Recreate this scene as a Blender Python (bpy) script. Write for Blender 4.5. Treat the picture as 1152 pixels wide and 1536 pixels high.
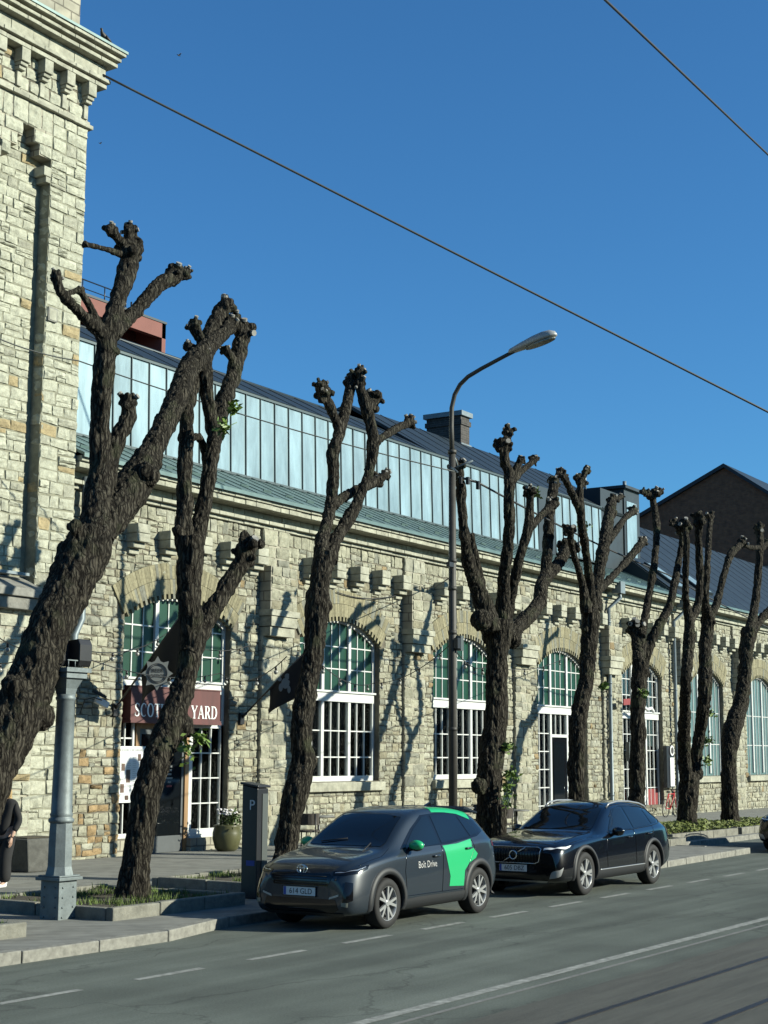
import bpy, bmesh, math, random
from mathutils import Vector, Matrix, noise as mnoise
from mathutils.bvhtree import BVHTree
from mathutils.geometry import delaunay_2d_cdt, tessellate_polygon
R = math.radians
scene = bpy.context.scene
for o in list(bpy.data.objects): bpy.data.objects.remove(o)
col = scene.collection
random.seed(7)

# ------------------------------------------------------------------ camera
F, CX, CY, CAMH = 2310.0, 576.0, 768.0, 2.3
_th, _p, _ro = R(32.5), math.atan(368/F), R(.25)
FW = Vector((math.cos(_th)*math.cos(_p), math.sin(_th)*math.cos(_p), math.sin(_p)))
RT0 = Vector((math.sin(_th), -math.cos(_th), 0)); UP0 = RT0.cross(FW)
RT = RT0*math.cos(_ro) + UP0*math.sin(_ro); UPV = UP0*math.cos(_ro) - RT0*math.sin(_ro)
CAM = Vector((0, 0, CAMH))
cd = bpy.data.cameras.new('camera'); cam = bpy.data.objects.new('camera', cd); col.objects.link(cam)
cam.matrix_world = Matrix(((RT.x, UPV.x, -FW.x, CAM.x), (RT.y, UPV.y, -FW.y, CAM.y), (RT.z, UPV.z, -FW.z, CAM.z), (0, 0, 0, 1)))
cd.sensor_fit = 'HORIZONTAL'; cd.sensor_width = 36; cd.lens = F/1152*36; cd.clip_start = .1; cd.clip_end = 3000
scene.camera = cam
def ray(x, y): return FW + RT*((x-CX)/F) + UPV*((CY-y)/F)
def onY(x, y, Y): d = ray(x, y); return CAM + d*(Y/d.y)
def onX(x, y, X): d = ray(x, y); return CAM + d*(X/d.x)
def onZ(x, y, Z=0.): d = ray(x, y); return CAM + d*((Z-CAMH)/d.z)
def pxm(P): return F/((P-CAM).dot(FW))          # pixels per metre at a point

# ------------------------------------------------------------------ light
SUN = Vector((.42, -1, .45)).normalized()        # towards the sun
el = math.asin(SUN.z); az = math.atan2(SUN.x, SUN.y)
w = bpy.data.worlds.new('World'); scene.world = w; w.use_nodes = True
nt = w.node_tree; bg = nt.nodes['Background']
sky = nt.nodes.new('ShaderNodeTexSky'); sky.sky_type = 'NISHITA'; sky.sun_disc = False
sky.sun_elevation = el; sky.sun_rotation = az; sky.air_density = 1.0; sky.dust_density = .6; sky.ozone_density = 2.0
tint = nt.nodes.new('ShaderNodeMix'); tint.data_type = 'RGBA'; tint.blend_type = 'MULTIPLY'; tint.inputs[0].default_value = 1; tint.inputs[7].default_value = (.41, .95, 1.38, 1)
nt.links.new(sky.outputs[0], tint.inputs[6]); nt.links.new(tint.outputs[2], bg.inputs[0]); bg.inputs[1].default_value = .06
ld = bpy.data.lights.new('sun', 'SUN'); ld.energy = 5.0; ld.angle = R(.53); ld.color = (1, .985, .82)
sun = bpy.data.objects.new('sun', ld); col.objects.link(sun); sun.location = (0, -20, 40)
sun.rotation_euler = (-SUN).to_track_quat('-Z', 'Y').to_euler()
vs = scene.view_settings; vs.view_transform = 'Standard'; vs.look = 'None'; vs.gamma = 1; vs.exposure = 0.9
scene.cycles.use_denoising = True

# ------------------------------------------------------------------ materials
MATS = {}
ALB = .70                                        # overall reflectance of the place's paints and stones
def mat(name, c, rough=.7, metal=0., vary=.0, scale=6., bump=0., bscale=40., spec=.5, coat=0., stretch=(1, 1, 1), alpha_attr=False, c2=None):
    c = tuple(v*ALB for v in c); c2 = tuple(v*ALB for v in c2) if c2 else None
    m = bpy.data.materials.new(name); m.use_nodes = True; n = m.node_tree.nodes; l = m.node_tree.links
    b = n['Principled BSDF']; b.inputs['Base Color'].default_value = (*c, 1)
    b.inputs['Roughness'].default_value = rough; b.inputs['Metallic'].default_value = metal
    b.inputs['Specular IOR Level'].default_value = spec; b.inputs['Coat Weight'].default_value = coat; b.inputs['Coat Roughness'].default_value = .03
    tc = n.new('ShaderNodeTexCoord'); mp = n.new('ShaderNodeMapping'); mp.inputs['Scale'].default_value = stretch
    l.new(tc.outputs['Object'], mp.inputs[0])
    src = None
    if alpha_attr:
        at = n.new('ShaderNodeAttribute'); at.attribute_name = 'tone'; src = at.outputs['Color']
    if vary or c2:
        nz = n.new('ShaderNodeTexNoise'); nz.inputs['Scale'].default_value = scale; nz.inputs['Detail'].default_value = 8; nz.inputs['Roughness'].default_value = .65
        l.new(mp.outputs[0], nz.inputs['Vector'])
        rp = n.new('ShaderNodeValToRGB'); rp.color_ramp.elements[0].position = .32; rp.color_ramp.elements[1].position = .7
        d = c2 if c2 else tuple(max(0, v*(1-vary)) for v in c)
        e = c if c2 else tuple(min(1, v*(1+vary)) for v in c)
        rp.color_ramp.elements[0].color = (*d, 1); rp.color_ramp.elements[1].color = (*e, 1)
        l.new(nz.outputs[0], rp.inputs[0])
        if src:
            mx = n.new('ShaderNodeMix'); mx.data_type = 'RGBA'; mx.blend_type = 'MULTIPLY'; mx.inputs[0].default_value = 1
            l.new(src, mx.inputs[6]); l.new(rp.outputs[0], mx.inputs[7]); src = mx.outputs[2]
        else: src = rp.outputs[0]
    if src: l.new(src, b.inputs['Base Color'])
    if bump:
        nb = n.new('ShaderNodeTexNoise'); nb.inputs['Scale'].default_value = bscale; nb.inputs['Detail'].default_value = 6; nb.inputs['Roughness'].default_value = .7
        l.new(mp.outputs[0], nb.inputs['Vector'])
        bp = n.new('ShaderNodeBump'); bp.inputs['Strength'].default_value = bump; bp.inputs['Distance'].default_value = .03
        l.new(nb.outputs[0], bp.inputs['Height']); l.new(bp.outputs[0], b.inputs['Normal'])
    MATS[name] = m; return m
def masonry(name, c1, c2, mortar, bw, rh, ms, axis='XZ', noisec=.35):
    m = mat(name, c1, .92); n = m.node_tree.nodes; l = m.node_tree.links; b = n['Principled BSDF']
    c1, c2, mortar = (tuple(v*ALB for v in q) for q in (c1, c2, mortar))
    tc = n.new('ShaderNodeTexCoord'); sp = n.new('ShaderNodeSeparateXYZ'); l.new(tc.outputs['Object'], sp.inputs[0])
    ad = n.new('ShaderNodeMath'); ad.operation = 'ADD'; l.new(sp.outputs[0], ad.inputs[0]); l.new(sp.outputs[1], ad.inputs[1])
    cb = n.new('ShaderNodeCombineXYZ'); l.new(ad.outputs[0], cb.inputs[0]); l.new(sp.outputs[2], cb.inputs[1])
    nz = n.new('ShaderNodeTexNoise'); nz.inputs['Scale'].default_value = 2.5; l.new(tc.outputs['Object'], nz.inputs[0])
    vm = n.new('ShaderNodeMix'); vm.data_type = 'VECTOR'; vm.inputs[0].default_value = .03; l.new(cb.outputs[0], vm.inputs[4]); l.new(nz.outputs[1], vm.inputs[5])
    br = n.new('ShaderNodeTexBrick'); br.inputs['Scale'].default_value = 1; br.inputs['Brick Width'].default_value = bw; br.inputs['Row Height'].default_value = rh
    br.inputs['Mortar Size'].default_value = ms; br.inputs['Color1'].default_value = (*c1, 1); br.inputs['Color2'].default_value = (*c2, 1); br.inputs['Mortar'].default_value = (*mortar, 1); br.inputs['Mortar Smooth'].default_value = .3
    l.new(vm.outputs[1], br.inputs[0])
    n2 = n.new('ShaderNodeTexNoise'); n2.inputs['Scale'].default_value = 3; n2.inputs['Detail'].default_value = 8; l.new(tc.outputs['Object'], n2.inputs[0])
    rp = n.new('ShaderNodeValToRGB'); rp.color_ramp.elements[0].color = (1-noisec,)*3+(1,); rp.color_ramp.elements[1].color = (1, 1, 1, 1); rp.color_ramp.elements[0].position = .3; rp.color_ramp.elements[1].position = .65
    l.new(n2.outputs[0], rp.inputs[0])
    mx = n.new('ShaderNodeMix'); mx.data_type = 'RGBA'; mx.blend_type = 'MULTIPLY'; mx.inputs[0].default_value = 1
    l.new(br.outputs[0], mx.inputs[6]); l.new(rp.outputs[0], mx.inputs[7]); l.new(mx.outputs[2], b.inputs['Base Color'])
    bp = n.new('ShaderNodeBump'); bp.inputs['Strength'].default_value = .7; bp.inputs['Distance'].default_value = .02; bp.invert = True
    l.new(br.outputs[1], bp.inputs['Height']); l.new(bp.outputs[0], b.inputs['Normal'])
    return m
def glassmat(name, tint, keep, rough=.03):
    m = bpy.data.materials.new(name); m.use_nodes = True; n = m.node_tree.nodes; l = m.node_tree.links
    out = n['Material Output']; n.remove(n['Principled BSDF'])
    t = n.new('ShaderNodeBsdfTransparent'); t.inputs[0].default_value = (*[v*keep for v in tint], 1)
    g = n.new('ShaderNodeBsdfGlossy'); g.inputs['Roughness'].default_value = rough; g.inputs[0].default_value = (1, 1, 1, 1)
    fr = n.new('ShaderNodeFresnel'); fr.inputs[0].default_value = 1.5
    mx = n.new('ShaderNodeMixShader'); l.new(fr.outputs[0], mx.inputs[0]); l.new(t.outputs[0], mx.inputs[1]); l.new(g.outputs[0], mx.inputs[2])
    l.new(mx.outputs[0], out.inputs[0]); MATS[name] = m; return m
M = MATS
def barkmat():
    m = mat('bark', (.1, .09, .07), .95, spec=.12); n = m.node_tree.nodes; l = m.node_tree.links; b = n['Principled BSDF']
    tc = n.new('ShaderNodeTexCoord'); mp = n.new('ShaderNodeMapping'); mp.inputs['Scale'].default_value = (19, 19, 2.3); l.new(tc.outputs['Object'], mp.inputs[0])
    wz = n.new('ShaderNodeTexNoise'); wz.inputs['Scale'].default_value = 5; l.new(tc.outputs['Object'], wz.inputs[0])
    ad = n.new('ShaderNodeMix'); ad.data_type = 'VECTOR'; ad.inputs[0].default_value = .22; l.new(mp.outputs[0], ad.inputs[4]); 
    sc_ = n.new('ShaderNodeVectorMath'); sc_.operation = 'SCALE'; sc_.inputs['Scale'].default_value = 2.2; l.new(wz.outputs[1], sc_.inputs[0])
    av = n.new('ShaderNodeVectorMath'); av.operation = 'ADD'; l.new(mp.outputs[0], av.inputs[0]); l.new(sc_.outputs[0], av.inputs[1]); n.remove(ad)
    vo = n.new('ShaderNodeTexVoronoi'); vo.feature = 'DISTANCE_TO_EDGE'; vo.inputs['Scale'].default_value = 1.0; l.new(av.outputs[0], vo.inputs['Vector'])
    nz = n.new('ShaderNodeTexNoise'); nz.inputs['Scale'].default_value = 2.2; nz.inputs['Detail'].default_value = 8; nz.inputs['Roughness'].default_value = .75; l.new(av.outputs[0], nz.inputs['Vector'])
    rp = n.new('ShaderNodeValToRGB'); rp.color_ramp.elements[0].position = .02; rp.color_ramp.elements[1].position = .32
    rp.color_ramp.elements[0].color = (.010, .0085, .007, 1); rp.color_ramp.elements[1].color = (.078, .070, .056, 1); l.new(vo.outputs['Distance'], rp.inputs[0])
    r2 = n.new('ShaderNodeValToRGB'); r2.color_ramp.elements[0].position = .34; r2.color_ramp.elements[1].position = .68; r2.color_ramp.elements[0].color = (.35, .34, .33, 1); r2.color_ramp.elements[1].color = (1.15, 1.15, 1.1, 1); l.new(nz.outputs[0], r2.inputs[0])
    mx = n.new('ShaderNodeMix'); mx.data_type = 'RGBA'; mx.blend_type = 'MULTIPLY'; mx.inputs[0].default_value = 1; l.new(rp.outputs[0], mx.inputs[6]); l.new(r2.outputs[0], mx.inputs[7])
    # lichen and algae in broad patches
    lz = n.new('ShaderNodeTexNoise'); lz.inputs['Scale'].default_value = 2.4; lz.inputs['Detail'].default_value = 6; l.new(tc.outputs['Object'], lz.inputs[0])
    lr = n.new('ShaderNodeValToRGB'); lr.color_ramp.elements[0].position = .56; lr.color_ramp.elements[1].position = .74; lr.color_ramp.elements[0].color = (0, 0, 0, 1); lr.color_ramp.elements[1].color = (.55, .55, .55, 1); l.new(lz.outputs[0], lr.inputs[0])
    m2 = n.new('ShaderNodeMix'); m2.data_type = 'RGBA'; l.new(lr.outputs[0], m2.inputs[0]); l.new(mx.outputs[2], m2.inputs[6]); m2.inputs[7].default_value = (.055, .062, .034, 1)
    l.new(m2.outputs[2], b.inputs['Base Color'])
    bp = n.new('ShaderNodeBump'); bp.inputs['Strength'].default_value = 1; bp.inputs['Distance'].default_value = .05; l.new(vo.outputs['Distance'], bp.inputs['Height'])
    b2 = n.new('ShaderNodeBump'); b2.inputs['Strength'].default_value = .8; b2.inputs['Distance'].default_value = .03; l.new(nz.outputs[0], b2.inputs['Height']); l.new(bp.outputs[0], b2.inputs['Normal']); l.new(b2.outputs[0], b.inputs['Normal'])
mat('limestone', (.84, .84, .84), .95, vary=.26, scale=9, bump=.8, bscale=22, spec=.2, alpha_attr=True)
mat('limestone_weathered', (1.08, 1.09, 1.10), .95, scale=6, bump=.8, bscale=22, spec=.2, alpha_attr=True, c2=(.56, .575, .57))
mat('mortar_pale', (.27, .265, .2), .97, vary=.3, scale=5, bump=.4, spec=.1)
mat('mortar', (.17, .155, .12), .97, vary=.3, scale=5, bump=.4, spec=.1)
mat('dressed_stone', (.40, .395, .315), .9, vary=.34, scale=3.5, bump=.5, bscale=30, spec=.2)
mat('grey_stone', (.25, .245, .22), .9, vary=.3, scale=5, bump=.4, bscale=30, spec=.2)
mat('yellow_brick', (.60, .60, .58), .92, vary=.25, scale=14, bump=.3, bscale=60, spec=.2, alpha_attr=True)
masonry('limestone_courses', (.46, .43, .33), (.36, .34, .27), (.2, .18, .14), .5, .24, .018)
masonry('red_brick', (.33, .16, .075), (.25, .12, .06), (.16, .13, .11), .26, .085, .01)
masonry('chimney_brick', (.085, .075, .07), (.05, .045, .042), (.13, .12, .11), .28, .085, .012)
masonry('pavers', (.27, .27, .24), (.22, .22, .195), (.13, .13, .11), .4, .4, .012)
mat('white_paint', (.62, .63, .61), .55, vary=.1, scale=6)
mat('green_blind', (.003, .047, .023), .35, vary=.2, scale=1.5, spec=.5)
mat('pale_panel', (.12, .20, .20), .3, vary=.15, scale=1.2)
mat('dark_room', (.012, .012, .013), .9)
mat('curtain', (.34, .32, .28), .9, vary=.15, scale=3)
mat('zinc', (.31, .42, .45), .30, metal=.25, vary=.30, scale=2.2, stretch=(1, 1, .22), bump=.12, bscale=3)  # vertical streaks in the colour imitate glare on the metal
mat('zinc_seam', (.06, .085, .09), .5, metal=.3)
mat('skirt_metal', (.13, .2, .19), .42, metal=.3, vary=.2, scale=2)
mat('roof_metal', (.024, .036, .043), .5, metal=.3, vary=.25, scale=1.5)
mat('salmon', (.22, .085, .068), .85, vary=.1, scale=1)
mat('black_metal', (.012, .012, .013), .4, vary=.2, scale=10)
barkmat()
mat('cut_wood', (.27, .26, .235), .9, vary=.3, scale=20)
mat('leaf', (.13, .21, .03), .55, vary=.3, scale=30)
mat('ivy_leaf', (.06, .10, .02), .55, vary=.4, scale=30)
mat('grass_leaf', (.10, .15, .025), .8, vary=.5, scale=4)
mat('soil', (.07, .06, .04), .98, vary=.4, scale=6, bump=.5)
mat('cast_iron', (.17, .20, .205), .55, metal=.3, vary=.25, scale=5, bump=.15, bscale=25, spec=.4)
mat('lamp_grey', (.062, .058, .05), .6, metal=.3, vary=.25, scale=4)
mat('lamp_head', (.42, .43, .42), .45, metal=.2, vary=.1)
mat('lens', (.25, .25, .2), .15)
mat('galvanised', (.19, .23, .25), .5, metal=.3, vary=.2, scale=4)
mat('wire', (.02, .02, .02), .6)
mat('wire_grey', (.06, .065, .06), .6)
mat('maroon', (.10, .022, .02), .55, vary=.25, scale=4, stretch=(1, 1, .2))
mat('oak', (.30, .17, .07), .6, vary=.2, scale=8, stretch=(1, 1, .1))
mat('door_grey', (.08, .09, .095), .5, vary=.1)
mat('flag_cloth', (.010, .010, .011), .9)
mat('badge_grey', (.22, .23, .22), .8)
mat('ink', (.03, .03, .03), .8)
mat('photo_brown', (.12, .07, .05), .7, vary=.5, scale=8)
mat('sign_red', (.24, .02, .02), .6)
mat('sign_blue', (.02, .06, .35), .5)
mat('machine_dark', (.016, .018, .022), .35, vary=.1)
mat('machine_edge', (.11, .125, .12), .4, metal=.3)
mat('kerb_granite', (.24, .235, .205), .9, vary=.35, scale=9, bump=.3, bscale=60)
mat('planter_kerb', (.21, .205, .17), .93, vary=.3, scale=6, bump=.5, bscale=30)
mat('line_paint', (.44, .45, .41), .85, c2=(.15, .155, .14), scale=9)
mat('faded_paint', (.2, .2, .185), .85, vary=.3, scale=9)
mat('rail_steel', (.045, .04, .034), .45, metal=.4, vary=.3)
mat('olive_glaze', (.10, .10, .045), .35, vary=.2, scale=5)
mat('petal', (.75, .72, .74), .8)
mat('stone_box', (.09, .09, .08), .9, vary=.3, scale=8, bump=.4)
mat('coat_black', (.012, .012, .013), .9, vary=.3)
mat('skin', (.45, .28, .2), .6)
mat('blond_hair', (.42, .29, .13), .7, vary=.3, scale=40)
mat('shoe_white', (.7, .7, .68), .6)
mat('rattan', (.06, .05, .042), .8, vary=.3, scale=30)
mat('table_grey', (.16, .16, .15), .6)
mat('bird_black', (.012, .012, .014), .6)
mat('bike_red', (.42, .02, .02), .4)
mat('rubber', (.006, .006, .0065), .8, vary=.2, scale=20)
mat('alloy', (.42, .43, .43), .3, metal=.4)
mat('alloy_dark', (.03, .03, .032), .35, metal=.4)
mat('grey_paint', (.018, .027, .038), .35, metal=.15, coat=.7, spec=.35)
mat('black_paint', (.0025, .003, .005), .2, coat=1.0, spec=.25)
mat('green_vinyl', (.012, .42, .15), .38, coat=.3)
mat('cladding', (.011, .013, .016), .6)
mat('gloss_black', (.006, .006, .007), .12)
mat('car_glass', (.006, .008, .010), .04, spec=.6)
mat('chrome', (.7, .7, .7), .12, metal=1)
mat('headlight', (.55, .58, .6), .12, metal=.6, coat=1)
mat('drl_white', (.85, .88, .9), .2)
mat('tail_red', (.16, .008, .008), .2, coat=1)
mat('plate_white', (.72, .73, .72), .5)
mat('sticker_white', (.85, .85, .84), .5)
mat('bulb', (.3, .3, .27), .2)
mat('board_white', (.75, .76, .76), .55, vary=.04)
mat('ground_far', (.13, .13, .115), .95, vary=.3, scale=.6)
glassmat('clear_pane', (.86, .9, .88), .92)
glassmat('door_pane', (.3, .32, .32), .6)
# asphalt with tyre-worn bands running along the street
def asphalt():
    m = mat('asphalt', (.075, .078, .070), .88, bump=.35, bscale=160, spec=.3); n = m.node_tree.nodes; l = m.node_tree.links; b = n['Principled BSDF']
    tc = n.new('ShaderNodeTexCoord')
    mp = n.new('ShaderNodeMapping'); mp.inputs['Scale'].default_value = (.035, 1.1, 1); l.new(tc.outputs['Object'], mp.inputs[0])
    a = n.new('ShaderNodeTexNoise'); a.inputs['Scale'].default_value = 1.6; a.inputs['Detail'].default_value = 5; l.new(mp.outputs[0], a.inputs[0])
    r1 = n.new('ShaderNodeValToRGB'); r1.color_ramp.elements[0].position = .35; r1.color_ramp.elements[1].position = .66
    r1.color_ramp.elements[0].color = (.078, .090, .077, 1); r1.color_ramp.elements[1].color = (.126, .142, .122, 1); l.new(a.outputs[0], r1.inputs[0])
    c = n.new('ShaderNodeTexNoise'); c.inputs['Scale'].default_value = 45; c.inputs['Detail'].default_value = 6; c.inputs['Roughness'].default_value = .8; l.new(tc.outputs['Object'], c.inputs[0])
    r2 = n.new('ShaderNodeValToRGB'); r2.color_ramp.elements[0].position = .3; r2.color_ramp.elements[1].position = .72; r2.color_ramp.elements[0].color = (.5, .5, .5, 1); r2.color_ramp.elements[1].color = (1.35, 1.35, 1.35, 1); l.new(c.outputs[0], r2.inputs[0])
    d = n.new('ShaderNodeTexNoise'); d.inputs['Scale'].default_value = .7; d.inputs['Detail'].default_value = 6; l.new(tc.outputs['Object'], d.inputs[0])
    r3 = n.new('ShaderNodeValToRGB'); r3.color_ramp.elements[0].position = .35; r3.color_ramp.elements[1].position = .65; r3.color_ramp.elements[0].color = (.8, .8, .8, 1); r3.color_ramp.elements[1].color = (1.1, 1.1, 1.1, 1); l.new(d.outputs[0], r3.inputs[0])
    wz = n.new('ShaderNodeTexNoise'); wz.inputs['Scale'].default_value = 1.4; wz.inputs['Detail'].default_value = 6; l.new(tc.outputs['Object'], wz.inputs[0])
    mc = n.new('ShaderNodeMapping'); mc.inputs['Scale'].default_value = (.16, .42, 1); l.new(tc.outputs['Object'], mc.inputs[0])
    av = n.new('ShaderNodeVectorMath'); av.operation = 'MULTIPLY_ADD'; l.new(wz.outputs[1], av.inputs[0]); av.inputs[1].default_value = (.5, .35, 0); l.new(mc.outputs[0], av.inputs[2])
    vc = n.new('ShaderNodeTexVoronoi'); vc.feature = 'DISTANCE_TO_EDGE'; vc.inputs['Scale'].default_value = 1; l.new(av.outputs[0], vc.inputs['Vector'])
    r4 = n.new('ShaderNodeValToRGB'); r4.color_ramp.elements[0].position = .002; r4.color_ramp.elements[1].position = .010; r4.color_ramp.elements[0].color = (.68, .68, .68, 1); r4.color_ramp.elements[1].color = (1, 1, 1, 1); l.new(vc.outputs['Distance'], r4.inputs[0])
    s = r1.outputs[0]
    for r in (r2, r3, r4):
        mx = n.new('ShaderNodeMix'); mx.data_type = 'RGBA'; mx.blend_type = 'MULTIPLY'; mx.inputs[0].default_value = 1; l.new(s, mx.inputs[6]); l.new(r.outputs[0], mx.inputs[7]); s = mx.outputs[2]
    l.new(s, b.inputs['Base Color'])
asphalt()

# ------------------------------------------------------------------ helpers
def link(o): col.objects.link(o); return o
def wloc(o):
    v = Vector((0, 0, 0))
    while o: v += o.location; o = o.parent
    return v
def tag(o, label=None, cat=None, group=None, kind=None):
    if label: o['label'] = label
    if cat: o['category'] = cat
    if group: o['group'] = group
    if kind: o['kind'] = kind
    return o
def thing(name, label, cat, loc=(0, 0, 0), group=None):
    o = link(bpy.data.objects.new(name, None)); o.location = loc; o.empty_display_size = .2
    return tag(o, label, cat, group)
class MB:
    """collects simple shapes (world coordinates) and links them as ONE mesh object"""
    def __init__(s): s.bm = bmesh.new(); s.mi = 0; s.tone = None
    def face(s, pts):
        vs_ = [s.bm.verts.new(p) for p in pts]
        try: f = s.bm.faces.new(vs_); f.material_index = s.mi; return f
        except ValueError: return None
    def box(s, x0, x1, y0, y1, z0, z1):
        v = [s.bm.verts.new(p) for p in ((x0,y0,z0),(x1,y0,z0),(x1,y1,z0),(x0,y1,z0),(x0,y0,z1),(x1,y0,z1),(x1,y1,z1),(x0,y1,z1))]
        for q in ((0,3,2,1),(4,5,6,7),(0,1,5,4),(1,2,6,5),(2,3,7,6),(3,0,4,7)):
            s.bm.faces.new([v[i] for i in q]).material_index = s.mi
        return s
    def obox(s, c, ax, ay, az, hx, hy, hz):
        c = Vector(c); v = []
        for dz in (-hz, hz):
            for dx, dy in ((-hx,-hy),(hx,-hy),(hx,hy),(-hx,hy)): v.append(s.bm.verts.new(c+ax*dx+ay*dy+az*dz))
        for q in ((0,3,2,1),(4,5,6,7),(0,1,5,4),(1,2,6,5),(2,3,7,6),(3,0,4,7)):
            s.bm.faces.new([v[i] for i in q]).material_index = s.mi
        return s
    def tube(s, pts, rs, n=10, cap=True, smooth=True):
        pts = [Vector(p) for p in pts]
        if not hasattr(rs, '__len__'): rs = [rs]*len(pts)
        rings = []; prev = None
        for i, p in enumerate(pts):
            t = (pts[min(i+1, len(pts)-1)] - pts[max(i-1, 0)]).normalized()
            if prev is None: a = t.orthogonal().normalized()
            else:
                a = prev - t*prev.dot(t)
                a = a.normalized() if a.length > 1e-6 else t.orthogonal().normalized()
            prev = a; b = t.cross(a)
            rings.append([s.bm.verts.new(p + (a*math.cos(2*math.pi*k/n) + b*math.sin(2*math.pi*k/n))*rs[i]) for k in range(n)])
        for r0, r1 in zip(rings, rings[1:]):
            for k in range(n):
                f = s.bm.faces.new((r0[k], r0[(k+1)%n], r1[(k+1)%n], r1[k])); f.smooth = smooth; f.material_index = s.mi
        if cap:
            s.bm.faces.new(rings[0][::-1]).material_index = s.mi; s.bm.faces.new(rings[-1]).material_index = s.mi
        return s
    def lathe(s, c, prof, n=24, axis='z', smooth=True, cap=True):
        c = Vector(c); rings = []
        for r, h in prof:
            ring = []
            for k in range(n):
                a = 2*math.pi*k/n; x, y = r*math.cos(a), r*math.sin(a)
                ring.append(s.bm.verts.new(c + (Vector((x, y, h)) if axis == 'z' else Vector((x, h, y)) if axis == 'y' else Vector((h, x, y)))))
            rings.append(ring)
        for r0, r1 in zip(rings, rings[1:]):
            for k in range(n):
                f = s.bm.faces.new((r0[k], r0[(k+1)%n], r1[(k+1)%n], r1[k])); f.smooth = smooth; f.material_index = s.mi
        if cap:
            s.bm.faces.new(rings[0][::-1]).material_index = s.mi; s.bm.faces.new(rings[-1]).material_index = s.mi
        return s
    def prism(s, poly, fn, d0, d1):
        """2D polygon swept between depths d0 and d1, fn(u,v,d)->point"""
        a = [s.bm.verts.new(fn(u, v, d0)) for u, v in poly]; b = [s.bm.verts.new(fn(u, v, d1)) for u, v in poly]
        n = len(poly)
        for k in range(n): s.bm.faces.new((a[k], a[(k+1)%n], b[(k+1)%n], b[k])).material_index = s.mi
        s.bm.faces.new(a[::-1]).material_index = s.mi; s.bm.faces.new(b).material_index = s.mi
        return s
    def ball(s, c, r, sub=2, sc=(1, 1, 1)):
        g = bmesh.ops.create_icosphere(s.bm, subdivisions=sub, radius=1)
        for v in g['verts']: v.co = Vector((v.co.x*r*sc[0], v.co.y*r*sc[1], v.co.z*r*sc[2])) + Vector(c)
        for f in {f for v in g['verts'] for f in v.link_faces}: f.smooth = True; f.material_index = s.mi
        return s
    def build(s, name, mats, parent=None, normals=True, bevel=0):
        if normals: bmesh.ops.recalc_face_normals(s.bm, faces=s.bm.faces)
        me = bpy.data.meshes.new(name)
        off = wloc(parent) if parent else Vector((0, 0, 0))
        if off.length: bmesh.ops.translate(s.bm, vec=-off, verts=s.bm.verts)
        s.bm.to_mesh(me); s.bm.free()
        for m_ in (mats if isinstance(mats, (list, tuple)) else [mats]): me.materials.append(M[m_])
        o = link(bpy.data.objects.new(name, me))
        if parent: o.parent = parent
        if bevel:
            md = o.modifiers.new('bevel', 'BEVEL'); md.width = bevel; md.segments = 2; md.limit_method = 'ANGLE'
        return o
def place(o, P):
    """move a single-mesh thing's origin to its base point"""
    P = Vector(P); o.data.transform(Matrix.Translation(-P)); o.location = P; return o
def evaluated(o):
    dg = bpy.context.evaluated_depsgraph_get(); e = o.evaluated_get(dg)
    return bpy.data.meshes.new_from_object(e, depsgraph=dg)
def text_mesh(body, size, ext=.004):
    c = bpy.data.curves.new('lettering', 'FONT'); c.body = body; c.size = size; c.extrude = ext; c.align_x = 'CENTER'; c.align_y = 'CENTER'; c.resolution_u = 3
    o = link(bpy.data.objects.new('lettering', c)); me = evaluated(o); bpy.data.objects.remove(o); bpy.data.curves.remove(c)
    return me
def lettering(body, size, mt, c, ax, ay, parent=None, name='lettering', ext=.004, bold=0, width=None):
    me = text_mesh(body, size, ext); c = Vector(c); ax = Vector(ax).normalized(); ay = Vector(ay).normalized(); an = ax.cross(ay)
    xs = [v.co.x for v in me.vertices]; k = 1 if not width else width/(max(xs)-min(xs))
    off = wloc(parent) if parent else Vector((0, 0, 0))
    for v in me.vertices: v.co = c + ax*(v.co.x*k) + ay*v.co.y + an*v.co.z - off
    me.materials.clear(); me.materials.append(M[mt])
    o = link(bpy.data.objects.new(name, me)); o.parent = parent; return o

# ================================================================== GROUND
PZ = .13                                         # pavement height
KERB = [(-40, 13.0), (15.4, 13.0), (17.2, 13.45), (29.0, 13.45), (30.6, 12.95), (37.6, 13.2)]
KERB2 = [(37.6, 15.4), (90, 15.6)]
b = MB(); b.face([(-2500, -2500, -.03), (2500, -2500, -.03), (2500, 2500, -.03), (-2500, 2500, -.03)]); tag(b.build('ground', 'ground_far'), kind='structure')
b = MB(); b.face([(-60, -9, 0), (260, -9, 0), (260, 15.8, 0), (-60, 15.8, 0)]); tag(b.build('road', 'asphalt'), kind='structure')
b = MB()
top = [(x, y+.14) for x, y in KERB+KERB2]
poly = [(x, y, PZ) for x, y in top] + [(90, 40, PZ), (-40, 40, PZ)]
b.face(poly); tag(b.build('pavement', 'pavers', normals=False), kind='structure')
b = MB(); rk = random.Random(3)
def kerb_run(pts):
    for (xa, ya), (xb, yb) in zip(pts, pts[1:]):
        L = math.hypot(xb-xa, yb-ya); n = max(1, round(L/1.25)); u = Vector(((xb-xa)/L, (yb-ya)/L, 0)); v = Vector((-u.y, u.x, 0))
        for i in range(n):
            s0, s1 = L*i/n+.008, L*(i+1)/n-.008
            c = Vector((xa, ya, 0))+u*((s0+s1)/2)+v*(.08+rk.uniform(-.008, .008))
            b.obox(c+Vector((0, 0, .025+rk.uniform(-.006, .006))), u, v, Vector((0, 0, 1)), (s1-s0)/2, .085, .115)
kerb_run(KERB); kerb_run([KERB[-1], (37.62, 15.4)]); kerb_run(KERB2)
tag(b.build('kerb', 'kerb_granite', bevel=.015), kind='structure')
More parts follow.
